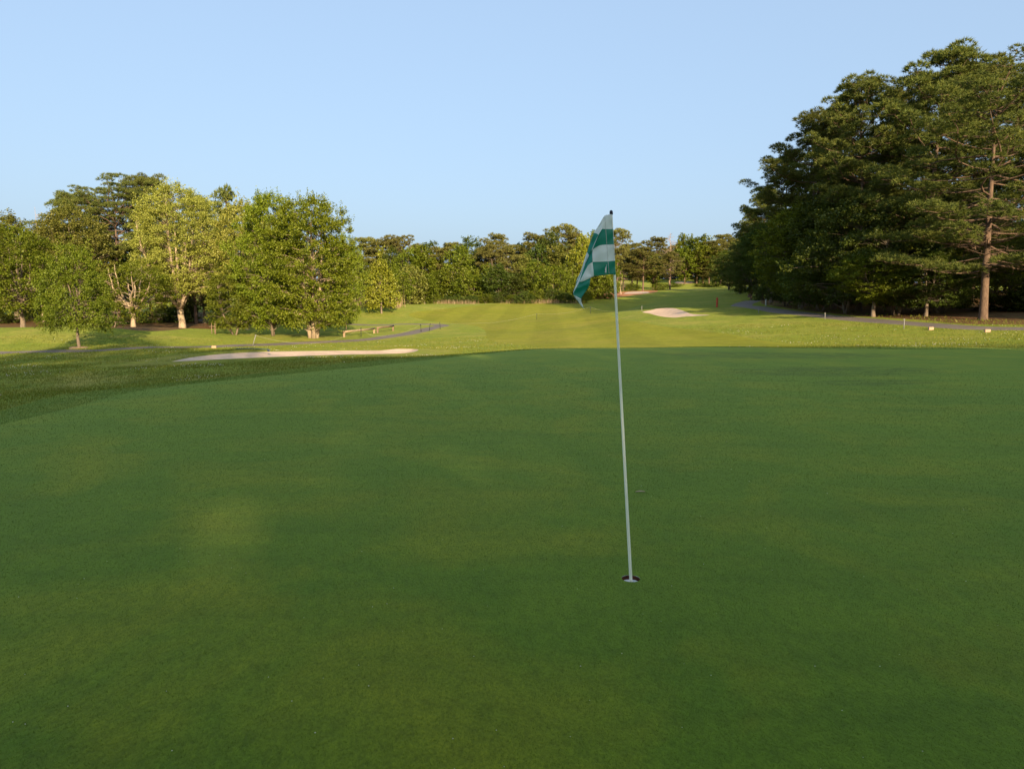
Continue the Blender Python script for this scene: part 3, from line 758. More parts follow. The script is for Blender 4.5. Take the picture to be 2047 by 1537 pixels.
# ---- left group
plant_px('maple_tree', 'tree', 'silver', 364, 85, 368, 172, 'leaf_silver', 'bark_pale', 'tall pale green maple with forked pale trunk left of the round maple', rot=2.6)
plant_px('maple_tree', 'tree', 'round', 626, 62, 394, 186, 'leaf_maple', 'bark_pale', 'big round bright maple on several stems beside the cart path', rot=.5)
plant_px('maple_tree', 'tree', 'round2', 545, 64, 386, 148, 'leaf_maple', 'bark_grey', 'spreading maple on two thin stems joined to the left of the round maple', rot=1.4)
plant_px('maple_tree', 'tree', 'dec_b', 495, 82, 400, 130, 'leaf_silver', 'bark_pale', 'pale maple crown between the forked maple and the round maple')
plant_px('maple_tree', 'tree', 'dec_c', 692, 74, 468, 78, 'leaf_maple', 'bark_grey', 'low leafy maple at the right end of the left clump')
plant_px('small_tree', 'tree', 'dec_c', 468, 64, 535, 112, 'leaf_mid', 'bark_grey', 'small dark leafy tree on two thin stems under the pale maples')
plant_px('ornamental_tree', 'tree', 'weep', 155, 45, 487, 118, 'leaf_mid', 'bark_grey', 'small drooping tree standing alone on the mound by the cart path', rot=.4)
plant_px('tree', 'tree', 'dec_a', 45, 66, 452, 150, 'leaf_mid', 'bark_grey', 'green leafy tree at the left edge on thin pale stems')
plant_px('tree', 'tree', 'layer', 266, 76, 520, 170, 'leaf_mid', 'bark_pale', 'low tree with long level branches left of the forked maple', rot=.2)
plant_px('tree', 'tree', 'dec_b', 148, 88, 412, 140, 'leaf_olive', 'bark_grey', 'tall thin olive tree behind the small drooping tree')
plant_px('tree', 'tree', 'dec_a', 35, 96, 428, 150, 'leaf_olive', 'bark_grey', 'greyish olive tree behind the left edge tree')
plant_px('tree', 'tree', 'dec_b', -60, 90, 430, 160, 'leaf_olive', 'bark_grey', 'olive tree cut by the left edge of the view')
plant_px('pine_tree', 'pine', 'umbrella', 238, 100, 345, 165, 'needles', 'bark_pine', 'flat topped tall pine rising behind the forked maple', rot=1.0)
plant_px('pine_tree', 'pine', 'umbrella2', 165, 105, 386, 130, 'needles', 'bark_pine', 'shorter flat topped pine left of the tallest flat topped pine', rot=2.9)
plant_px('pine_tree', 'pine', 'umbrella2', 305, 108, 349, 120, 'needles', 'bark_pine', 'dark pine top just right of the flat topped pine', rot=.6)
plant_px('pine_tree', 'pine', 'fpine_c', 460, 112, 374, 60, 'needles', 'bark_pine', 'lone pine top poking between two pale maples')
plant_px('pine_tree', 'pine', 'pine_b', 392, 96, 392, 110, 'needles', 'bark_pine', 'pine with thick brown trunk close behind the forked maple')
plant_px('dead_snag', 'dead tree', 'snag', 87, 90, 414, 24, None, 'bark_dead', 'bare pale broken trunk standing above the left trees')
plant_px('bare_shrub', 'shrub', 'twiggy', 228, 64, 622, 62, None, 'bark_dead', 'bare twiggy shrub at the foot of the level branched tree')
rdm = random.Random(5)
for i, px in enumerate(range(-140, 720, 46)):                   # the wood behind the left group
    Y = rdm.uniform(98, 128)
    top = rdm.uniform(450, 492) if px < 690 else 500
    kind = ['dec_a', 'dec_b', 'pine_c', 'dec_c'][i % 4]
    pine_ = kind.startswith('pine')
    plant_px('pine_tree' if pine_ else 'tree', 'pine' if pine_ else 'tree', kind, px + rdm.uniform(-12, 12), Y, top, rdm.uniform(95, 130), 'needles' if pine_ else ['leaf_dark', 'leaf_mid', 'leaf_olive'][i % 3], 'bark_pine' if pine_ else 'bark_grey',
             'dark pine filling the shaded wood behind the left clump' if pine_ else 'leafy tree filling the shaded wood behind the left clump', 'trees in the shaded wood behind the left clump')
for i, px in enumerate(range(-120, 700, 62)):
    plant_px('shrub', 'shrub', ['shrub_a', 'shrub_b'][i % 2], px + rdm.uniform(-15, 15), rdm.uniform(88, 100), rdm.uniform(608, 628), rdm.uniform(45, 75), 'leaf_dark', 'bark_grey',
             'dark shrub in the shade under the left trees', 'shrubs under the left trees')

# ---- far wood across the end of the fairway: back row read from the skyline
sky_line = [(738, 474, 'fpine_a'), (772, 478, 'fpine_c'), (803, 470, 'fpine_b'), (836, 488, 'fpine_a'), (868, 484, 'fdec_a'), (905, 484, 'fpine_c'), (942, 474, 'fdec_a'), (968, 492, 'fpine_a'), (992, 467, 'fpine_a'),
            (1030, 488, 'fpine_a'), (1052, 484, 'fdec_b'), (1071, 467, 'fpine_c'), (1098, 464, 'fdec_a'), (1122, 450, 'fpine_b'), (1150, 466, 'fpine_a'), (1186, 462, 'fdec_b'), (1207, 456, 'fpine_a'), (1232, 458, 'fpine_b'),
            (1262, 486, 'fpine_c'), (1284, 494, 'fpine_a'), (1310, 474, 'fpine_a'), (1362, 468, 'fdec_b'), (1388, 476, 'fdec_a'), (1404, 470, 'fdec_b'), (1428, 480, 'fpine_a'), (1444, 468, 'fpine_a'), (1468, 476, 'fdec_a')]
specials = {803: 'umbrella shaped far pine with forked bare trunk above the yellow green tree', 992: 'far pine top standing highest left of the flag', 1071: 'small loose pine top on the skyline left of the flag',
            1122: 'broad far pine just left of the flag top', 1232: 'far pine just right of the flag top', 1310: 'broad dark far pine left of the dead brown tree', 942: 'leafy dark green dome on the far skyline'}
rdm = random.Random(8)
for i, (px, top, k) in enumerate(sky_line):
    Y = rdm.uniform(176, 205) if px < 1180 else rdm.uniform(205, 250) if px < 1340 else rdm.uniform(250, 285)
    p_ = 'pine' in k
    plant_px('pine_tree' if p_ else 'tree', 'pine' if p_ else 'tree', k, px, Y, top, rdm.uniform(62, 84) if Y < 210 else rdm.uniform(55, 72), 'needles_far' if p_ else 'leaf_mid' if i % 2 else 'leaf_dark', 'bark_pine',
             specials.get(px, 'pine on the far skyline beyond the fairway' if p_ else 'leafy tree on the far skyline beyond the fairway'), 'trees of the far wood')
plant_px('dead_tree', 'dead tree', 'dead', 1337, 222, 466, 62, None, 'bark_dead', 'dead brown pine with bare branches in the far wood right of the flag')
plant_px('dead_tree', 'dead tree', 'dead', 1240, 186, 540, 52, None, 'bark_dead', 'low dead tree with bare crooked boughs just right of the flagstick')
plant_px('yellow_tree', 'tree', 'fcone', 763, 112, 497, 70, 'leaf_yellow', 'bark_grey', 'bright yellow green tree beyond the round maple', rot=.3)
plant_px('yellow_tree', 'tree', 'fdec_b', 1163, 166, 470, 60, 'leaf_yellow', 'bark_grey', 'bright yellow green tree behind the left edge of the flag')
for row, (Ya, Yb, ta, tb, step) in enumerate([(168, 182, 488, 512, 34), (152, 166, 520, 552, 30)]):
    px = 706
    while px < (1240 if row == 0 else 1200):
        k = rdm.choice(['fdec_a', 'fdec_b', 'fdec_c', 'fdec_a', 'fpine_c']) if row == 0 else rdm.choice(['fdec_c', 'fdec_a', 'fdec_c', 'fdec_b'])
        p_ = 'pine' in k
        Y = rdm.uniform(Ya, Yb) - (22 if px < 860 and row else 0)
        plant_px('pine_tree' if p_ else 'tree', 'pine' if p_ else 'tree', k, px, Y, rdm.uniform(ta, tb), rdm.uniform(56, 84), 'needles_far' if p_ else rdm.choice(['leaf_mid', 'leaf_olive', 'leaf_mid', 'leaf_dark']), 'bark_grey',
                 'leafy tree in front of the far wood behind the fairway' if row else 'tree in the middle of the far wood behind the fairway', 'trees of the far wood')
        px += step * rdm.uniform(.75, 1.25)
px = 800
while px < 1190:
    plant_px('shrub', 'shrub', rdm.choice(['shrub_a', 'shrub_b']), px, 148 + rdm.uniform(-2, 4), rdm.uniform(574, 592), rdm.uniform(28, 44), rdm.choice(['leaf_mid', 'leaf_dark']), 'bark_grey', 'shrub at the edge of the far wood', 'shrubs along the far wood')
    px += rdm.uniform(18, 34)
px = 1185
while px < 1500:
    Y = rdm.uniform(212, 228) if px < 1345 else rdm.uniform(240, 262)
    k = rdm.choice(['fpine_a', 'fpine_c', 'fdec_b', 'fpine_a'])
    p_ = 'pine' in k
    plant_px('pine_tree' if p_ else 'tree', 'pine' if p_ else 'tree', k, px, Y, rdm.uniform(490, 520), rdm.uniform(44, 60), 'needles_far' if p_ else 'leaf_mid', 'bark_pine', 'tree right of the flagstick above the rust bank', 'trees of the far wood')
    px += rdm.uniform(22, 36)
for i in range(16):
    px = 1185 + i * 20 + rdm.uniform(-6, 6); k = ['fdec_a', 'fpine_c', 'fdec_b'][i % 3]; p_ = 'pine' in k
    plant_px('pine_tree' if p_ else 'tree', 'pine' if p_ else 'tree', k, px, rdm.uniform(288, 310), rdm.uniform(494, 512), rdm.uniform(44, 60), 'needles_far' if p_ else 'leaf_dark', 'bark_pine', 'tree at the back of the far wood right of the flagstick', 'trees of the far wood')
for i in range(18):
    plant_px('shrub', 'shrub', ['shrub_b', 'shrub_a'][i % 2], 1180 + i * 19 + rdm.uniform(-5, 5), rdm.uniform(294, 318), 612 - (14.5 + rdm.uniform(0, 2)) * F / 306, rdm.uniform(24, 36), 'leaf_dark', 'bark_grey', 'undergrowth at the back of the far wood right of the flagstick', 'undergrowth of the far wood')
for px in (1206, 1262, 1318, 1345, 1400, 1424):
    plant_px('shrub', 'shrub', 'shrub_b', px, 214 if px < 1340 else 238, 566, 34, 'leaf_mid', 'bark_grey', 'shrub beside the rust bank', 'shrubs along the far wood')

# ---- right wood
R_PINES = [(1965, 52, 128, 330, 'pine_hero', 'tallest lone pine with straight bare trunk in front of the right wood', .9),
           (1855, 64, 88, 255, 'pine_a', 'highest rounded pine of the right wood left of the straight trunk pine', .3),
           (2050, 63, 78, 190, 'umbrella', 'open topped pine cut by the right edge of the view', 1.1),
           (1715, 69, 148, 200, 'pine_b', 'tall sunlit pine in the middle of the right wood', 2.2),
           (1785, 75, 165, 190, 'pine_a', 'pine behind the two highest right wood pines', 4.0),
           (1612, 80, 226, 190, 'pine_b', 'dark pine stepping down at the left of the right wood', 5.0),
           (1560, 96, 300, 150, 'pine_b', 'shaded pine near the left end of the right wood', 1.0),
           (1522, 110, 372, 110, 'pine_a', 'shaded small pine second from the left end of the right wood', .5),
           (1496, 126, 418, 80, 'pine_c', 'shaded lowest pine at the left tip of the right wood', .1),
           (1935, 72, 120, 240, 'pine_b', 'pine directly behind the straight trunk pine', 3.0),
           (1660, 86, 210, 170, 'pine_c', 'pine behind the sunlit middle pine', 3.6)]
for px, Y, top, w, k, lab, rot in R_PINES:
    plant_px('pine_tree', 'pine', k, px, Y, top, w, 'needles', 'bark_pine', lab, rot=rot)
rdm = random.Random(21)
for i, (px, Y, top, w) in enumerate([(1690, 66, 395, 190), (1600, 76, 400, 170), (1790, 62, 400, 190), (1540, 92, 440, 130), (1880, 62, 430, 180), (1500, 112, 500, 90), (1640, 70, 480, 150), (1745, 60.5, 500, 150), (1570, 82, 490, 120), (1850, 58.5, 500, 130), (2030, 62, 470, 150), (1478, 150, 500, 90), (1455, 190, 500, 80)]):
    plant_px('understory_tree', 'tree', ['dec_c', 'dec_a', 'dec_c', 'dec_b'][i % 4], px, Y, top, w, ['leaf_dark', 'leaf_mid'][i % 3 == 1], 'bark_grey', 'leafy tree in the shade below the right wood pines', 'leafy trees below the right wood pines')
for i in range(26):                                               # depth of the right wood
    Y = rdm.uniform(72, 125); px = rdm.uniform(1600 if Y < 100 else 1530, 2300)
    k = ['pine_a', 'dec_a', 'pine_b', 'dec_b'][i % 4]; p_ = 'pine' in k
    top = 612 - (rdm.uniform(12, 17) - 4) * F / Y
    plant_px('pine_tree' if p_ else 'tree', 'pine' if p_ else 'tree', k, px, Y, top, rdm.uniform(7, 10) * F / Y, 'needles' if p_ else 'leaf_dark', 'bark_pine',
             'pine deep inside the dark right wood' if p_ else 'leafy tree deep inside the dark right wood', 'trees deep inside the right wood')
for i in range(22):
    Y = rdm.uniform(98, 165); px = rdm.uniform(1560 + max(0, (125 - Y)) * 2, 1980)
    k = ['pine_a', 'dec_b', 'pine_b'][i % 3]; p_ = 'pine' in k
    plant_px('pine_tree' if p_ else 'tree', 'pine' if p_ else 'tree', k, px, Y, 612 - (rdm.uniform(17, 20) - 1) * F / Y, rdm.uniform(8, 11) * F / Y, 'needles' if p_ else 'leaf_dark', 'bark_pine',
             'pine deep inside the dark right wood' if p_ else 'leafy tree deep inside the dark right wood', 'trees deep inside the right wood')
for i in range(20):
    t = i / 19; px = 1535 + t * 560 + rdm.uniform(-10, 10); Y = 96 - 40 * t ** .75 + rdm.uniform(1, 5)
    if 1925 < px < 2000: continue
    plant_px('shrub', 'shrub', ['shrub_a', 'shrub_b'][i % 2], px, Y, 612 - (rdm.uniform(1.6, 3.2) - .4) * F / Y + (8 if t > .5 else -2), rdm.uniform(2.4, 4) * F / Y, ['leaf_dark', 'leaf_mid'][i % 2], 'bark_grey', 'low shrub along the front edge of the right wood', 'shrubs along the right wood')
for i, (px, Y) in enumerate(((1512, 132), (1535, 142), (1522, 175), (1548, 190), (1528, 208), (1560, 165), (1545, 228), (1570, 215))):
    plant_px('pine_tree', 'pine', ['pine_a', 'pine_b'][i % 2], px, Y, 612 - 15.5 * F / Y, 9 * F / Y, 'needles', 'bark_pine', 'pine behind the left tip of the right wood', 'pines behind the tip of the right wood')
for px, Y, top in ((1487, 163, 478), (1504, 160, 470), (1508, 164, 490)):
    plant_px('pine_tree', 'pine', 'fpine_a', px, Y, top, 60, 'needles', 'bark_pine', 'dark pine beside the small blue box at the wood end', 'pines by the blue box')

# ---- trees out of view behind and to the right of the viewpoint, whose shade lies on the green
def woodland():
    rg = np.random.default_rng(99); src = PR['dec_a']['crown']; tsrc = PR['dec_a']['trunk']
    def arr(me):
        V = np.empty(len(me.vertices) * 3, np.float32); me.vertices.foreach_get('co', V); return V.reshape(-1, 3)
    SV = arr(src); NF = len(src.polygons)
    spots = []
    for x in np.arange(-34, 12, 3.4): spots.append((x, -45 + rg.uniform(-2, 2), rg.uniform(20.0, 25.5)))
    for x in np.arange(12, 84, 2.2): spots.append((x, -45 + rg.uniform(-1.5, 1.5), 19.1 + rg.uniform(-.25, .25)))
    for x in np.arange(12, 84, 2.2): spots.append((x, -48 + rg.uniform(-1, 1), 20.2 + rg.uniform(-.2, .2)))
    for x in np.arange(-34, 12, 3.4): spots.append((x, -49 + rg.uniform(-1, 1), rg.uniform(15.5, 18.0)))
    for x in np.arange(-30, 84, 4.2): spots.append((x, -42 + rg.uniform(-1, 1), rg.uniform(8, 11)))
    for y, x, h in ((-8, 52, 11), (0, 54, 12), (9, 50, 11), (18, 49, 12), (27, 53, 14), (33, 49, 15), (36, 44, 17.5), (41, 44.5, 18.5), (46, 48, 19), (41, 50, 18), (22, 60, 14), (12, 60, 13)): spots.append((x, y, h))
    Vs, Fs, n0, mb = [], [], 0, MB()
    for x, y, h in spots:
        a = rg.uniform(0, 6.28); c, s = math.cos(a), math.sin(a); k = h / PR['dec_a']['H']; kw = 7.6 / PR['dec_a']['W']
        V = np.stack([(SV[:, 0] * c - SV[:, 1] * s) * kw + x, (SV[:, 0] * s + SV[:, 1] * c) * kw + y, SV[:, 2] * k + zt(x, y)], 1)
        Vs.append(V); Fs.append(np.arange(NF * 4).reshape(NF, 4) + n0); n0 += len(V)
        z = zt(x, y); mb.tube([(x, y, z - .2), (x, y, z + h * .6)], [.22, .1], 8)
    VV, FF = np.vstack(Vs), np.vstack(Fs); cen = VV[FF].mean(1).astype(np.float32); sd = np.array(SUN_DIR, np.float32); keep = np.ones(len(FF), bool)
    gaps = []
    for cx_, cy_, sx, sy, n in ((680, 850, 26, 26, 11), (735, 890, 45, 22, 6), (868, 763, 36, 6, 9), (985, 790, 55, 11, 12), (815, 835, 60, 26, 7), (960, 915, 75, 22, 8), (1110, 900, 50, 18, 5), (478, 1068, 20, 34, 8), (620, 940, 60, 30, 4)):
        for _ in range(n): gaps.append((cx_ + rg.normal() * sx, cy_ + rg.normal() * sy, rg.uniform(.14, .34), rg.uniform(.40, .70)))
    for px, py, rad, den in gaps:
        g_ = np.array([*hit(px, py), 0.0], np.float32); rel = cen - g_; d_ = np.linalg.norm(rel - (rel @ sd)[:, None] * sd, axis=1)
        wv_ = 1 - (d_ / rad) ** 1.5 + .5 * np.sin(5 * cen[:, 0] + px) * np.sin(6 * cen[:, 2])
        keep &= ~((d_ < rad) & (rg.uniform(0, 1, len(cen)) < den * np.clip(wv_, 0, 1)))   # canopy gaps the low sun shines through
    o = link('woodland', np_mesh('woodland', VV, FF[keep], M['leaf_mid']))
    tag(o, 'dense leafy wood standing behind the viewpoint', 'wood', kind='stuff')
    tr = link('trunk', mb.mesh('woodland_trunk', M['bark_grey']), o); tag(tr, kind='stuff')
woodland()

# ------------------------------------------------------------------ grasses
def blades(name, xy, hgt, wid, mat, label, cat, lean=.45, tri=True, zoff=0.0, seed=1):
    rg = np.random.default_rng(seed); n = len(xy); z = terr(xy) + zoff
    b = np.column_stack([xy, z]); a = rg.uniform(0, 6.283, n)
    s = np.stack([np.cos(a), np.sin(a), np.zeros(n)], 1)
    h = hgt * rg.uniform(.55, 1.2, n)
    tip = b + np.stack([rg.normal(size=n) * lean * h, rg.normal(size=n) * lean * h, h], 1)
    V = np.empty((n, 3, 3)); hw = np.broadcast_to(wid, (n,))[:, None] / 2
    V[:, 0] = b - s * hw; V[:, 1] = b + s * hw; V[:, 2] = tip
    V[:, :2, 2] -= .01
    o = link(name, np_mesh(name, V.reshape(-1, 3), np.arange(n * 3).reshape(n, 3), M[mat]))
    return tag(o, label, cat, kind='stuff')
rg = np.random.default_rng(17)
def scatter(n, rmin, rmax, amin, amax, power=1.0):
    r = np.exp(rg.uniform(math.log(rmin), math.log(rmax), n)); a = np.radians(rg.uniform(amin, amax, n))
    return np.stack([np.sin(a) * r, np.cos(a) * r], 1)
P = scatter(330000, 8.5, 62, -42, 40)
ok = ~inside(P, COLLAR) & ~inside(P, FAIRWAY) & ~inside(P, PATH_L) & ~inside(P, PATH_R) & ~inside(P, BUNKER_L)
P = P[ok]
clump = (np.sin(P[:, 0] * 1.7 + np.sin(P[:, 1] * .9) * 2) + np.sin(P[:, 1] * 1.3 + P[:, 0] * .6)) * .25 + .75
P = P[rg.uniform(0, 1, len(P)) < clump]
D = np.hypot(P[:, 0], P[:, 1])
blades('rough_grass', P, .030 + .0009 * D, .006 + .0006 * D, 'blade', 'tufty rough grass around the green', 'grass')
P = scatter(420000, 8.5, 33, -42, 40)
P = P[inside(P, COLLAR) & ~inside(P, GREEN)]
D = np.hypot(P[:, 0], P[:, 1])
blades('collar_grass', P, .016 + .0003 * D, .004 + .0004 * D, 'blade_green', 'short green grass of the collar round the putting green', 'grass', seed=9)
P = scatter(600000, 2.2, 24, -42, 42)
P = P[inside(P, GREEN) & (np.hypot(P[:, 0] - hx, P[:, 1] - hy) > .062) & (rg.uniform(0, 1, len(P)) < np.clip((22 - np.hypot(P[:, 0], P[:, 1])) / 18, 0, 1))]
D = np.hypot(P[:, 0], P[:, 1])
blades('turf_blades', P, .003 + .0007 * D, .0022 + .0006 * D, 'blade_fine', 'closely mown turf blades of the near putting green', 'grass', .8, seed=12)
P = scatter(26000, 9, 60, -40, 40)
cl = np.sin(P[:, 0] * .8 + 1.2) * np.sin(P[:, 1] * .55 + P[:, 0] * .25) + .35 * np.sin(P[:, 0] * 2.1 + P[:, 1] * 1.7)
ok = ~inside(P, COLLAR) & ~inside(P, FAIRWAY) & ~inside(P, PATH_L) & ~inside(P, PATH_R) & ~inside(P, BUNKER_L) & (cl > .55) & (rg.uniform(0, 1, len(P)) < .5)
P = P[ok]
def heads(name, P, r, zo, mat, label, cat):
    n = len(P); c = np.column_stack([P, terr(P) + zo]); r = np.broadcast_to(r, (n,))[:, None]
    off = np.array([(1, 0, 0), (0, 1, 0), (-1, 0, 0), (0, -1, 0), (0, 0, .8), (0, 0, -.8)])
    V = (c[:, None] + off[None] * r[:, :, None]).reshape(-1, 3)
    f = np.array([(0, 1, 4), (1, 2, 4), (2, 3, 4), (3, 0, 4), (1, 0, 5), (2, 1, 5), (3, 2, 5), (0, 3, 5)])
    FC = (f[None] + (np.arange(n) * 6)[:, None, None]).reshape(-1, 3)
    return tag(link(name, np_mesh(name, V, FC, M[mat])), label, cat, kind='stuff')
heads('clover_flowers', P, .008 + .0003 * np.hypot(P[:, 0], P[:, 1]), .05, 'clover', 'white clover heads dotted over the rough', 'flowers')
P = scatter(900, 2.3, 20, -40, 40); P = P[inside(P, GREEN)]
P = P[rg.uniform(0, 1, len(P)) < .22]
heads('turf_debris', P, rg.uniform(.0012, .0032, len(P)), .005, 'clover', 'tiny pale specks of debris scattered on the green', 'debris')
# dry reeds along the far wood
Pr = []
for n, (x0, x1, Y) in ((1500, (734, 806, 122)), (420, (868, 960, 146)), (600, (1000, 1190, 147)), (350, (700, 740, 121))):
    for _ in range(n):
        px = x0 + (x1 - x0) * rg.beta(2.2, 2.2) + rg.normal() * 4; y = Y + rg.normal() * 1.6
        Pr.append((at(px, 605, y)[0], y))
Pr = np.array(Pr); hgt = np.where(Pr[:, 0] < at(815, 605, 122)[0], 2.3, 0.9)
blades('reeds', Pr, hgt, .05, 'reed', 'tan dry reeds along the foot of the far wood', 'reeds', .10, seed=4)
P = np.stack([rg.uniform(-34, 34, 9000), rg.uniform(50, 96, 9000)], 1)
P = P[inside(P, STRAW_R) & (dist_to(P, STRAW_R) < 3.0)]
blades('ground_cover', P, .22, .07, 'leaf_mid' if False else 'blade', 'patchy weeds along the front of the right wood', 'weeds', .5, seed=6)

# ------------------------------------------------------------------ flagstick, hole, flag
hz = zt(hx, hy)
cup = link('golf_hole', None, None, (hx, hy, hz))
tag(cup, 'round hole in the putting green with a white liner', 'golf hole')
mb = MB(); mb.lathe([(HOLE_R, -.001), (HOLE_R - .001, -.027)], sides=36); link('soil_wall', mb.mesh('soil_wall', M['soil']), cup)
mb = MB(); mb.lathe([(HOLE_R + .001, -.026), (HOLE_R - .0035, -.026), (HOLE_R - .0035, -.16), (.0105, -.165), (.0105, -.13)], sides=36); link('liner', mb.mesh('liner', M['liner']), cup)
stick = link('flagstick', None, None, (hx, hy, hz))
tag(stick, 'thin white leaning flagstick standing in the hole', 'flagstick')
topw = at(1222, 428, hy)
tvec = Vector((topw[0] - hx, 0, topw[2] - hz)); PL = tvec.length
mb = MB(); n = 14
mb.tube([tvec * (-.135 / PL)] + [tvec * (i / n) for i in range(n + 1)], [.0092] + [.0092 - .0026 * i / n for i in range(n + 1)], 16)
link('pole', mb.mesh('pole', M['pole']), stick)
mb = MB(); u = tvec.normalized()
mb.tube([tvec - u * .004, tvec + u * .004, tvec + u * .014, tvec + u * .019, tvec + u * .021], [.0085, .0098, .009, .006, .001], 14)
link('pole_cap', mb.mesh('pole_cap', M['cap']), stick)

def flag_material():
    m, N, L, out = node_mat('checked flag cloth')
    uv = N.new('ShaderNodeUVMap'); uv.uv_map = 'UVMap'
    ck = N.new('ShaderNodeTexChecker'); ck.inputs['Scale'].default_value = 1.0
    ck.inputs['Color2'].default_value = (0.004, 0.36, 0.24, 1); ck.inputs['Color1'].default_value = (0.90, 0.95, 0.90, 1)
    L.new(uv.outputs[0], ck.inputs['Vector'])
    wv = noise(N, L, mapped(N, L, (1, 1, 1)), 260, 2)
    col = mixc(N, L, .05, ck.outputs['Color'], wv, 'MULTIPLY')
    d = N.new('ShaderNodeBsdfDiffuse'); t = N.new('ShaderNodeBsdfTranslucent')
    g = N.new('ShaderNodeBsdfGlossy'); g.inputs['Roughness'].default_value = .45
    L.new(col, d.inputs['Color']); L.new(col, t.inputs['Color'])
    a = N.new('ShaderNodeMixShader'); a.inputs[0].default_value = .5; L.new(d.outputs[0], a.inputs[1]); L.new(t.outputs[0], a.inputs[2])
    b = N.new('ShaderNodeMixShader'); b.inputs[0].default_value = .04; L.new(a.outputs[0], b.inputs[1]); L.new(g.outputs[0], b.inputs[2])
    L.new(b.outputs[0], out.inputs['Surface'])
    return m
M['flag'] = flag_material()
# control net of the hanging cloth: (across, down) in 1/7 photo pixels of the flag region, and depth towards the viewer in cm;
# columns run along the fly, rows along the hoist
NET = [  # c, [(x, y, depth) for r = 0..4]
    (0.0, [(716, 130, 0.9), (731, 340, 0.9), (746, 555, 0.9), (762, 780, 0.9), (771, 970, 0.9)]),
    (0.45, [(618, 150, 0.6), (632, 340, 1.0), (646, 555, 1.2), (662, 790, 1.2), (679, 972, 1.0)]),
    (0.75, [(545, 268, 1.2), (575, 345, 2.6), (540, 570, 2.4), (550, 796, 2.6), (570, 985, 2.4)]),
    (1.0, [(470, 392, 1.0), (520, 432, 3.6), (447, 625, 2.2), (443, 802, 3.2), (460, 1000, 3.4)]),
    (1.35, [(428, 500, -.5), (470, 545, 1.8), (415, 672, .2), (380, 850, 2.4), (430, 1012, 3.2)]),
    (2.0, [(374, 655, -1.2), (400, 705, 1.6), (384, 715, -.4), (268, 1068, 2.2), (415, 1022, 3.6)]),
    (2.6, [(300, 900, -1.8), (322, 880, -.8), (300, 930, .4), (215, 1160, 2.0), (388, 1150, 3.2)]),
    (3.0, [(225, 1080, -2.0), (250, 1040, -1.0), (205, 1160, .6), (178, 1246, 1.6), (282, 1310, 3.0)]),
    (4.0, [(235, 1250, -2.0), (240, 1280, -1.2), (245, 1320, -.2), (262, 1370, 1.0), (328, 1452, 2.2)])]
def flag_mesh():
    cs = [c for c, _ in NET]; G = np.array([r for _, r in NET], dtype=float)
    G[:, :, 0] = 1120 + G[:, :, 0] / 6.987; G[:, :, 1] = 410 + G[:, :, 1] / 6.987
    W = np.zeros_like(G)
    for i in range(G.shape[0]):
        for j in range(5):
            W[i, j] = at(G[i, j, 0], G[i, j, 1], hy); W[i, j, 1] -= G[i, j, 2] * .01
    # columns: linear in parameter with light smoothing; rows: Catmull-Rom
    us = np.concatenate([np.linspace(cs[i], cs[i + 1], 9)[:-1] for i in range(len(cs) - 1)] + [[cs[-1]]])
    vs = np.linspace(0, 4, 41)
    def cr(P, t):
        n = len(P); i = min(int(t), n - 2); f = t - i
        p0, p1, p2, p3 = P[max(i - 1, 0)], P[i], P[i + 1], P[min(i + 2, n - 1)]
        c_ = .5 * ((2 * p1) + (p2 - p0) * f + (2 * p0 - 5 * p1 + 4 * p2 - p3) * f * f + (3 * p1 - p0 - 3 * p2 + p3) * f ** 3)
        return .55 * c_ + .45 * (p1 * (1 - f) + p2 * f)
    V = []
    for u in us:
        k = max(j for j in range(len(cs)) if cs[j] <= u + 1e-9); k = min(k, len(cs) - 2)
        t = k + (u - cs[k]) / (cs[k + 1] - cs[k])
        row = np.array([cr(W[:, j], t) for j in range(5)])
        for v in vs:
            p = cr(row, v)
            p[1] += .0035 * math.sin(u * 9 + v * 2.2) * min(1, u) + .002 * math.sin(u * 5 - v * 7)
            V.append(p - np.array([hx, hy, hz]))
    nu, nv = len(us), len(vs)
    FC = [(i * nv + j, (i + 1) * nv + j, (i + 1) * nv + j + 1, i * nv + j + 1) for i in range(nu - 1) for j in range(nv - 1)]
    me = new_mesh('flag', V, FC, M['flag'], True)
    uvl = me.uv_layers.new(name='UVMap')
    for poly in me.polygons:
        i, j = divmod(poly.index, nv - 1)
        for li, (du, dv) in zip(poly.loop_indices, ((0, 0), (1, 0), (1, 1), (0, 1))):
            uvl.data[li].uv = (us[i + du] * .9999 + 1e-4, vs[j + dv] * .9999 + 1.0 + 1e-4)
    return me, us, vs, np.array(V)
fm, us, vs, FV = flag_mesh()
flag = link('flag', fm, stick)
tag(flag, 'limp green and white checked cloth flag')
sol = flag.modifiers.new('cloth thickness', 'SOLIDIFY'); sol.thickness = .0012; sol.offset = 0
nv = len(vs)
def fp(u, v):                                                    # a point on the cloth
    i = min(int(np.searchsorted(us, u)), len(us) - 1); j = int(round(v / 4 * (nv - 1)))
    return Vector(FV[i * nv + j])
mb = MB(); mb.tube([fp(.45, v) + Vector((0, -.0022, 0)) for v in np.linspace(0, 4, 14)], [.0012] * 14, 5)
link('seam', mb.mesh('seam', M['tag']), flag)
a, b = fp(.53, 3.25) + Vector((0, -.0025, 0)), fp(.53, 3.78) + Vector((0, -.0025, 0))
mb = MB(); c = (a + b) / 2; mb.box(c, (.0085, .0015, abs(a.z - b.z)), 0, 1, .0004); link('cloth_label', mb.mesh('cloth_label', M['tag'], False), flag)

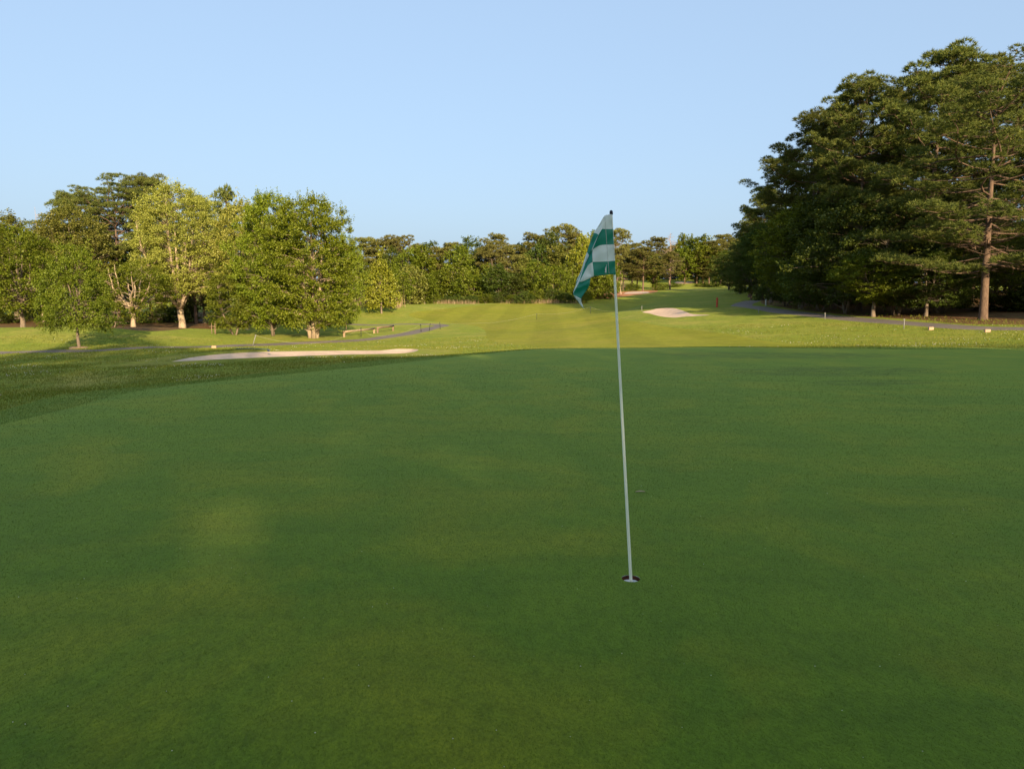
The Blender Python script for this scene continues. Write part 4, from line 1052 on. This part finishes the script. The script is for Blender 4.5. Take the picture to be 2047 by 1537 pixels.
# ------------------------------------------------------------------ small things
def upright(name, cat, px, py, Y, h, label, group, mat, r=.02, lean=(0, 0), head=True, part='shaft'):
    x = at(px, py, Y)[0]; z = zt(x, Y)
    root = link(name, None, None, (x, Y, z)); tag(root, label, cat, group)
    mb = MB(); mb.tube([(0, 0, -.1), (lean[0] * h * .5, lean[1] * h * .5, h * .5), (lean[0] * h, lean[1] * h, h)], [r, r, r * .9], 8)
    link(part, mb.mesh(part, M[mat]), root)
    if head:
        mb = MB(); cx_, cz = lean[0] * h, h - .05
        ring = [(cx_ + .045 * math.cos(a), 0, cz + .05 + .045 * math.sin(a)) for a in np.linspace(-1.57, 4.71, 13)]
        mb.tube(ring, [r * .55] * 13, 5, False); link('rope_eye', mb.mesh('rope_eye', M[mat]), root)
    return root
g = 'rope stakes around the green approach'
STK = [(505, 692, 55, .75, 'grey rope stake leaning by the cart path near the timber block', 'post_grey', (.35, 0)), (722, 678, 65, .75, 'dark rope stake in front of the left low rail', 'post_dark', (0, 0)), (842, 665, 74, .72, 'leftmost dark rope stake of three at the path bend', 'post_dark', (-.08, 0)),
       (858, 663, 76, .72, 'middle dark rope stake of three at the path bend', 'post_dark', (.15, 0)), (880, 659, 79, .72, 'rightmost dark rope stake of three at the path bend', 'post_dark', (-.05, 0)), (1073, 643, 94, .75, 'dark stake standing in mid fairway left of the flagstick', 'post_dark', (0, 0)),
       (1180, 636, 103, .95, 'dark stake standing in the fairway close left of the flagstick', 'post_dark', (0, 0)), (1283, 620, 84, .55, 'thin stake behind the left end of the right bunker', 'post_grey', (0, 0)),
       (1517, 626, 71, .45, 'thin stake beside the right path near the white marker', 'post_grey', (-.1, 0)), (1649, 637, 60, .5, 'thin stake beside the middle of the right path', 'post_grey', (0, 0)), (1807, 652, 48, .62, 'thin stake beside the right path left of both tan blocks', 'post_grey', (0, 0))]
tops = []
for px, py, Y, h, lab, mt, ln in STK:
    o = upright('rope_stake', 'stake', px, py, Y, h, lab, g, mt, .030, ln)
    tops.append(Vector(o.location) + Vector((ln[0] * h, 0, h)))
def rope(pts, label):
    mb = MB(); path = []
    for a, b, sag in pts:
        for i in range(12):
            t = i / 12; p = a.lerp(b, t); p.z -= sag * 4 * t * (1 - t); path.append(p)
    path.append(pts[-1][1])
    for p in path: p.z = max(p.z, zt(p.x, p.y) + .03)
    o0 = path[0].copy(); mb.tube([p - o0 for p in path], [.0055] * len(path), 5)
    tag(link('rope', mb.mesh('rope', M['rope']), None, o0), label, 'rope', 'ropes between the stakes')
def gp(px, py): x, y = hit(px, py); return Vector((x, y, zt(x, y) + .04))
rope([(tops[0], gp(640, 686), .25), (gp(640, 686), tops[1], .2)], 'pale slack rope from the leaning grey stake to the low rails')
rope([(tops[1], gp(770, 672), .35), (gp(770, 672), tops[2], .25)], 'pale rope sagging from the low rails to the path bend')
rope([(tops[2], tops[3], .1), (tops[3], tops[4], .12), (tops[4], gp(893, 655), .1), (gp(893, 655), gp(903, 648), .0)], 'pale rope between the three stakes at the path bend')
rope([(gp(903, 648), gp(985, 646), .0), (gp(985, 646), tops[5], .1), (tops[5], tops[6], .35)], 'pale rope crossing the fairway to the two mid fairway stakes')
rope([(tops[6], gp(1245, 622), .3), (gp(1245, 622), tops[7], .1)], 'pale rope running behind the flagstick to the right bunker')

def low_rail(p1, p2, Y1, Y2, h, mat, label):
    a = Vector((at(p1, 670, Y1)[0], Y1, 0)); b = Vector((at(p2, 665, Y2)[0], Y2, 0)); a.z, b.z = zt(a.x, a.y), zt(b.x, b.y)
    root = link('low_rail', None, None, a); tag(root, label, 'rail fence', 'low timber rails by the cart path')
    d = b - a; rz = math.atan2(d.y, d.x)
    for q in (Vector((0, 0, 0)), d):
        mb = MB(); mb.box((q.x, q.y, q.z + h * .5 - .1), (.16, .16, h + .2), rz, .97, .015); link('post', mb.mesh('post', M[mat], False), root)
    mb = MB(); e = d.normalized() * .14; up = Vector((0, 0, h + .052))
    mb.tube([up - e, up + d * .25 + Vector((0, 0, .012)), up + d * .6 - Vector((0, 0, .01)), up + d + e], [.085, .09, .086, .085], 9); link('rail', mb.mesh('rail', M[mat]), root)
low_rail(688, 748, 64.5, 70, .40, 'wood', 'nearer pale low timber rail on two posts beside the cart path')
low_rail(755, 786, 71, 75.5, .44, 'wood_dark', 'farther brown low timber rail on two posts at the path bend')

def block(px, py, Y, w, d, h, rz, label):
    x = at(px, py, Y)[0]; mb = MB(); mb.box((0, 0, h / 2 - .03), (w, d, h + .06), rz, .97, .018)
    for k in (-1, 1): mb.tube([(k * w * .3 * math.cos(rz), k * w * .3 * math.sin(rz), h), (k * w * .3 * math.cos(rz), k * w * .3 * math.sin(rz), h + .008)], [.014, .012], 8)
    tag(link('timber_block', mb.mesh('timber_block', M['block'], False), None, (x, Y, zt(x, Y))), label, 'timber block', 'timber blocks along the cart paths')
block(1861, 655, 46.6, .33, .16, .18, .1, 'tan timber block on the path edge left of the straight pine trunk')
block(1974, 659, 43.5, .33, .16, .17, -.05, 'tan timber block on the path edge below the straight pine trunk')
block(428, 696.5, 50.5, .32, .16, .17, .05, 'grey tan timber block on the left cart path edge')

def flat_stake(px, py, Y, w, h, mat, name, label):
    x = at(px, py, Y)[0]; mb = MB(); mb.box((0, 0, h * .5 - .1), (w, w * .7, h + .2), .2, .98, w * .12)
    mb.box((0, 0, h + .012), (w * .7, w * .5, .03), .2, .5, .006)
    tag(link(name, mb.mesh(name, M[mat], False), None, (x, Y, zt(x, Y))), label, 'marker post')
flat_stake(1433, 616, 84, .19, 1.12, 'red', 'marker_post', 'red marker post on the shaded grass beside the right path')
flat_stake(1531, 610, 86, .16, .72, 'white', 'marker_post', 'short white marker post at the edge of the right wood')
x, Y = at(1496, 581, 166)[0], 166
box = link('blue_box', None, None, (x, Y, zt(x, Y))); tag(box, 'small light blue box on the far grass beside dark pine trunks', 'box')  # plain light blue box with a lid, its use unknown
mb = MB(); mb.box((0, 0, .28), (.5, .4, .56), .1, .95, .03); link('body', mb.mesh('body', M['blue'], False), box)
mb = MB(); mb.box((0, 0, .60), (.34, .3, .10), .1, .85, .02); link('lid', mb.mesh('lid', M['white'], False), box)

# sapling guard, mulch ring, rake, dry leaf
x, Y = at(427, 671, 63)[0], 63
sg = link('tree_guard', None, None, (x, Y, zt(x, Y))); tag(sg, 'small guard of wooden stakes on the grass left of the thin stemmed tree', 'tree guard')
for dx, dy, h in ((-.14, 0, .95), (.16, .05, 1.05), (.02, .25, .9)):
    mb = MB(); mb.tube([(dx, dy, -.1), (dx * 1.05, dy, h)], [.035, .028], 7); link('stake', mb.mesh('stake', M['wood_dark']), sg)
mb = MB(); mb.tube([(-.34, -.04, .64), (.05, -.045, .66), (.38, -.03, .63)], [.022, .022, .02], 6); link('crossbar', mb.mesh('crossbar', M['wood']), sg)
x = at(155, 694, 45)[0]; mb = MB(); rr = random.Random(3)
rad = [.55 + .08 * math.sin(3 * a) + rr.uniform(-.05, .05) for a in np.linspace(0, 6.283, 36, endpoint=False)]
mv, mf = [(0, 0, .10)], []
for ring, (k, zz) in enumerate(((.5, .085), (.85, .06), (1.0, -.02))):
    for i in range(36): mv.append((math.cos(i / 36 * 6.283) * rad[i] * k, math.sin(i / 36 * 6.283) * rad[i] * k, zz + (rr.uniform(-.015, .015) if ring < 2 else 0)))
mf = [(0, 1 + i, 1 + (i + 1) % 36) for i in range(36)] + [(1 + r * 36 + i, 1 + (r + 1) * 36 + i, 1 + (r + 1) * 36 + (i + 1) % 36, 1 + r * 36 + (i + 1) % 36) for r in range(2) for i in range(36)]
tag(link('mulch_ring', new_mesh('mulch_ring', mv, mf, M['mulch'], True), None, (x, 45, zt(x, 45))), 'ring of pale wood chips round the foot of the small drooping tree', 'mulch')
ax, ay = hit(472, 705.5); bx_, by_ = hit(536, 706.5)
rk = link('bunker_rake', None, None, (bx_, by_, zt(bx_, by_) + .10)); tag(rk, 'dark rake lying on the back edge of the left bunker', 'rake')
ha = Vector((ax - bx_, ay - by_, zt(ax, ay) - zt(bx_, by_) + .10)); 
mb = MB(); mb.tube([Vector((0, 0, .10)), ha * .5 + Vector((0, 0, .09)), ha], [.028, .028, .028], 8); link('handle', mb.mesh('handle', M['rake_handle']), rk)
mb = MB(); mb.box((.06, -.12, .09), (.07, .60, .05), .5, 1, .01)
for i in range(9):
    s = -.26 + .065 * i; mb.tube([(.06 - s * math.sin(.5), -.12 + s * math.cos(.5), .08), (.06 - s * math.sin(.5), -.12 + s * math.cos(.5), 0)], [.012, .006], 5)
link('rake_head', mb.mesh('rake_head', M['rake_head'], False), rk)
lx, ly = hit(1280, 985)
lv, lf = [], []
for i in range(9):
    t = i / 8; w = .012 * math.sin(math.pi * t) ** .8 + .0006; xx = -.042 + .084 * t; zz = .006 + .006 * math.sin(t * 3.0) 
    lv += [(xx, -w, zz + .004), (xx, 0, zz - .001), (xx, w, zz + .007)]
for i in range(8):
    for k in range(2): lf.append((i * 3 + k, i * 3 + k + 1, i * 3 + k + 4, i * 3 + k + 3))
tag(link('fallen_leaf', new_mesh('fallen_leaf', lv, lf, M['dryleaf'], True), None, (lx, ly, zt(lx, ly))), 'single dry tan leaf lying on the green right of the flagstick', 'leaf')

# ------------------------------------------------------------------ labels that single out the repeats one can count in the view
ORD = ['first', 'second', 'third', 'fourth', 'fifth', 'sixth', 'seventh', 'eighth', 'ninth', 'tenth', 'eleventh', 'twelfth', 'thirteenth', 'fourteenth', 'fifteenth', 'sixteenth', 'seventeenth', 'eighteenth', 'nineteenth', 'twentieth']
by = {}
for o in COL.objects:
    if o.parent is None and 'label' in o and o.get('group') and not o.get('kind'): by.setdefault(o['label'], []).append(o)
for lab, os_ in by.items():
    if len(os_) < 2 or 'deep inside' in lab or 'filling the shaded' in lab or 'middle of' in lab or 'at the back' in lab or 'behind the left tip' in lab: continue
    os_.sort(key=lambda o: o.location.x / o.location.y)
    for i, o in enumerate(os_):
        o['label'] = lab + (', ' + (ORD[i] if i < 20 else 'twenty-' + ORD[i - 20]) + ' from the left')
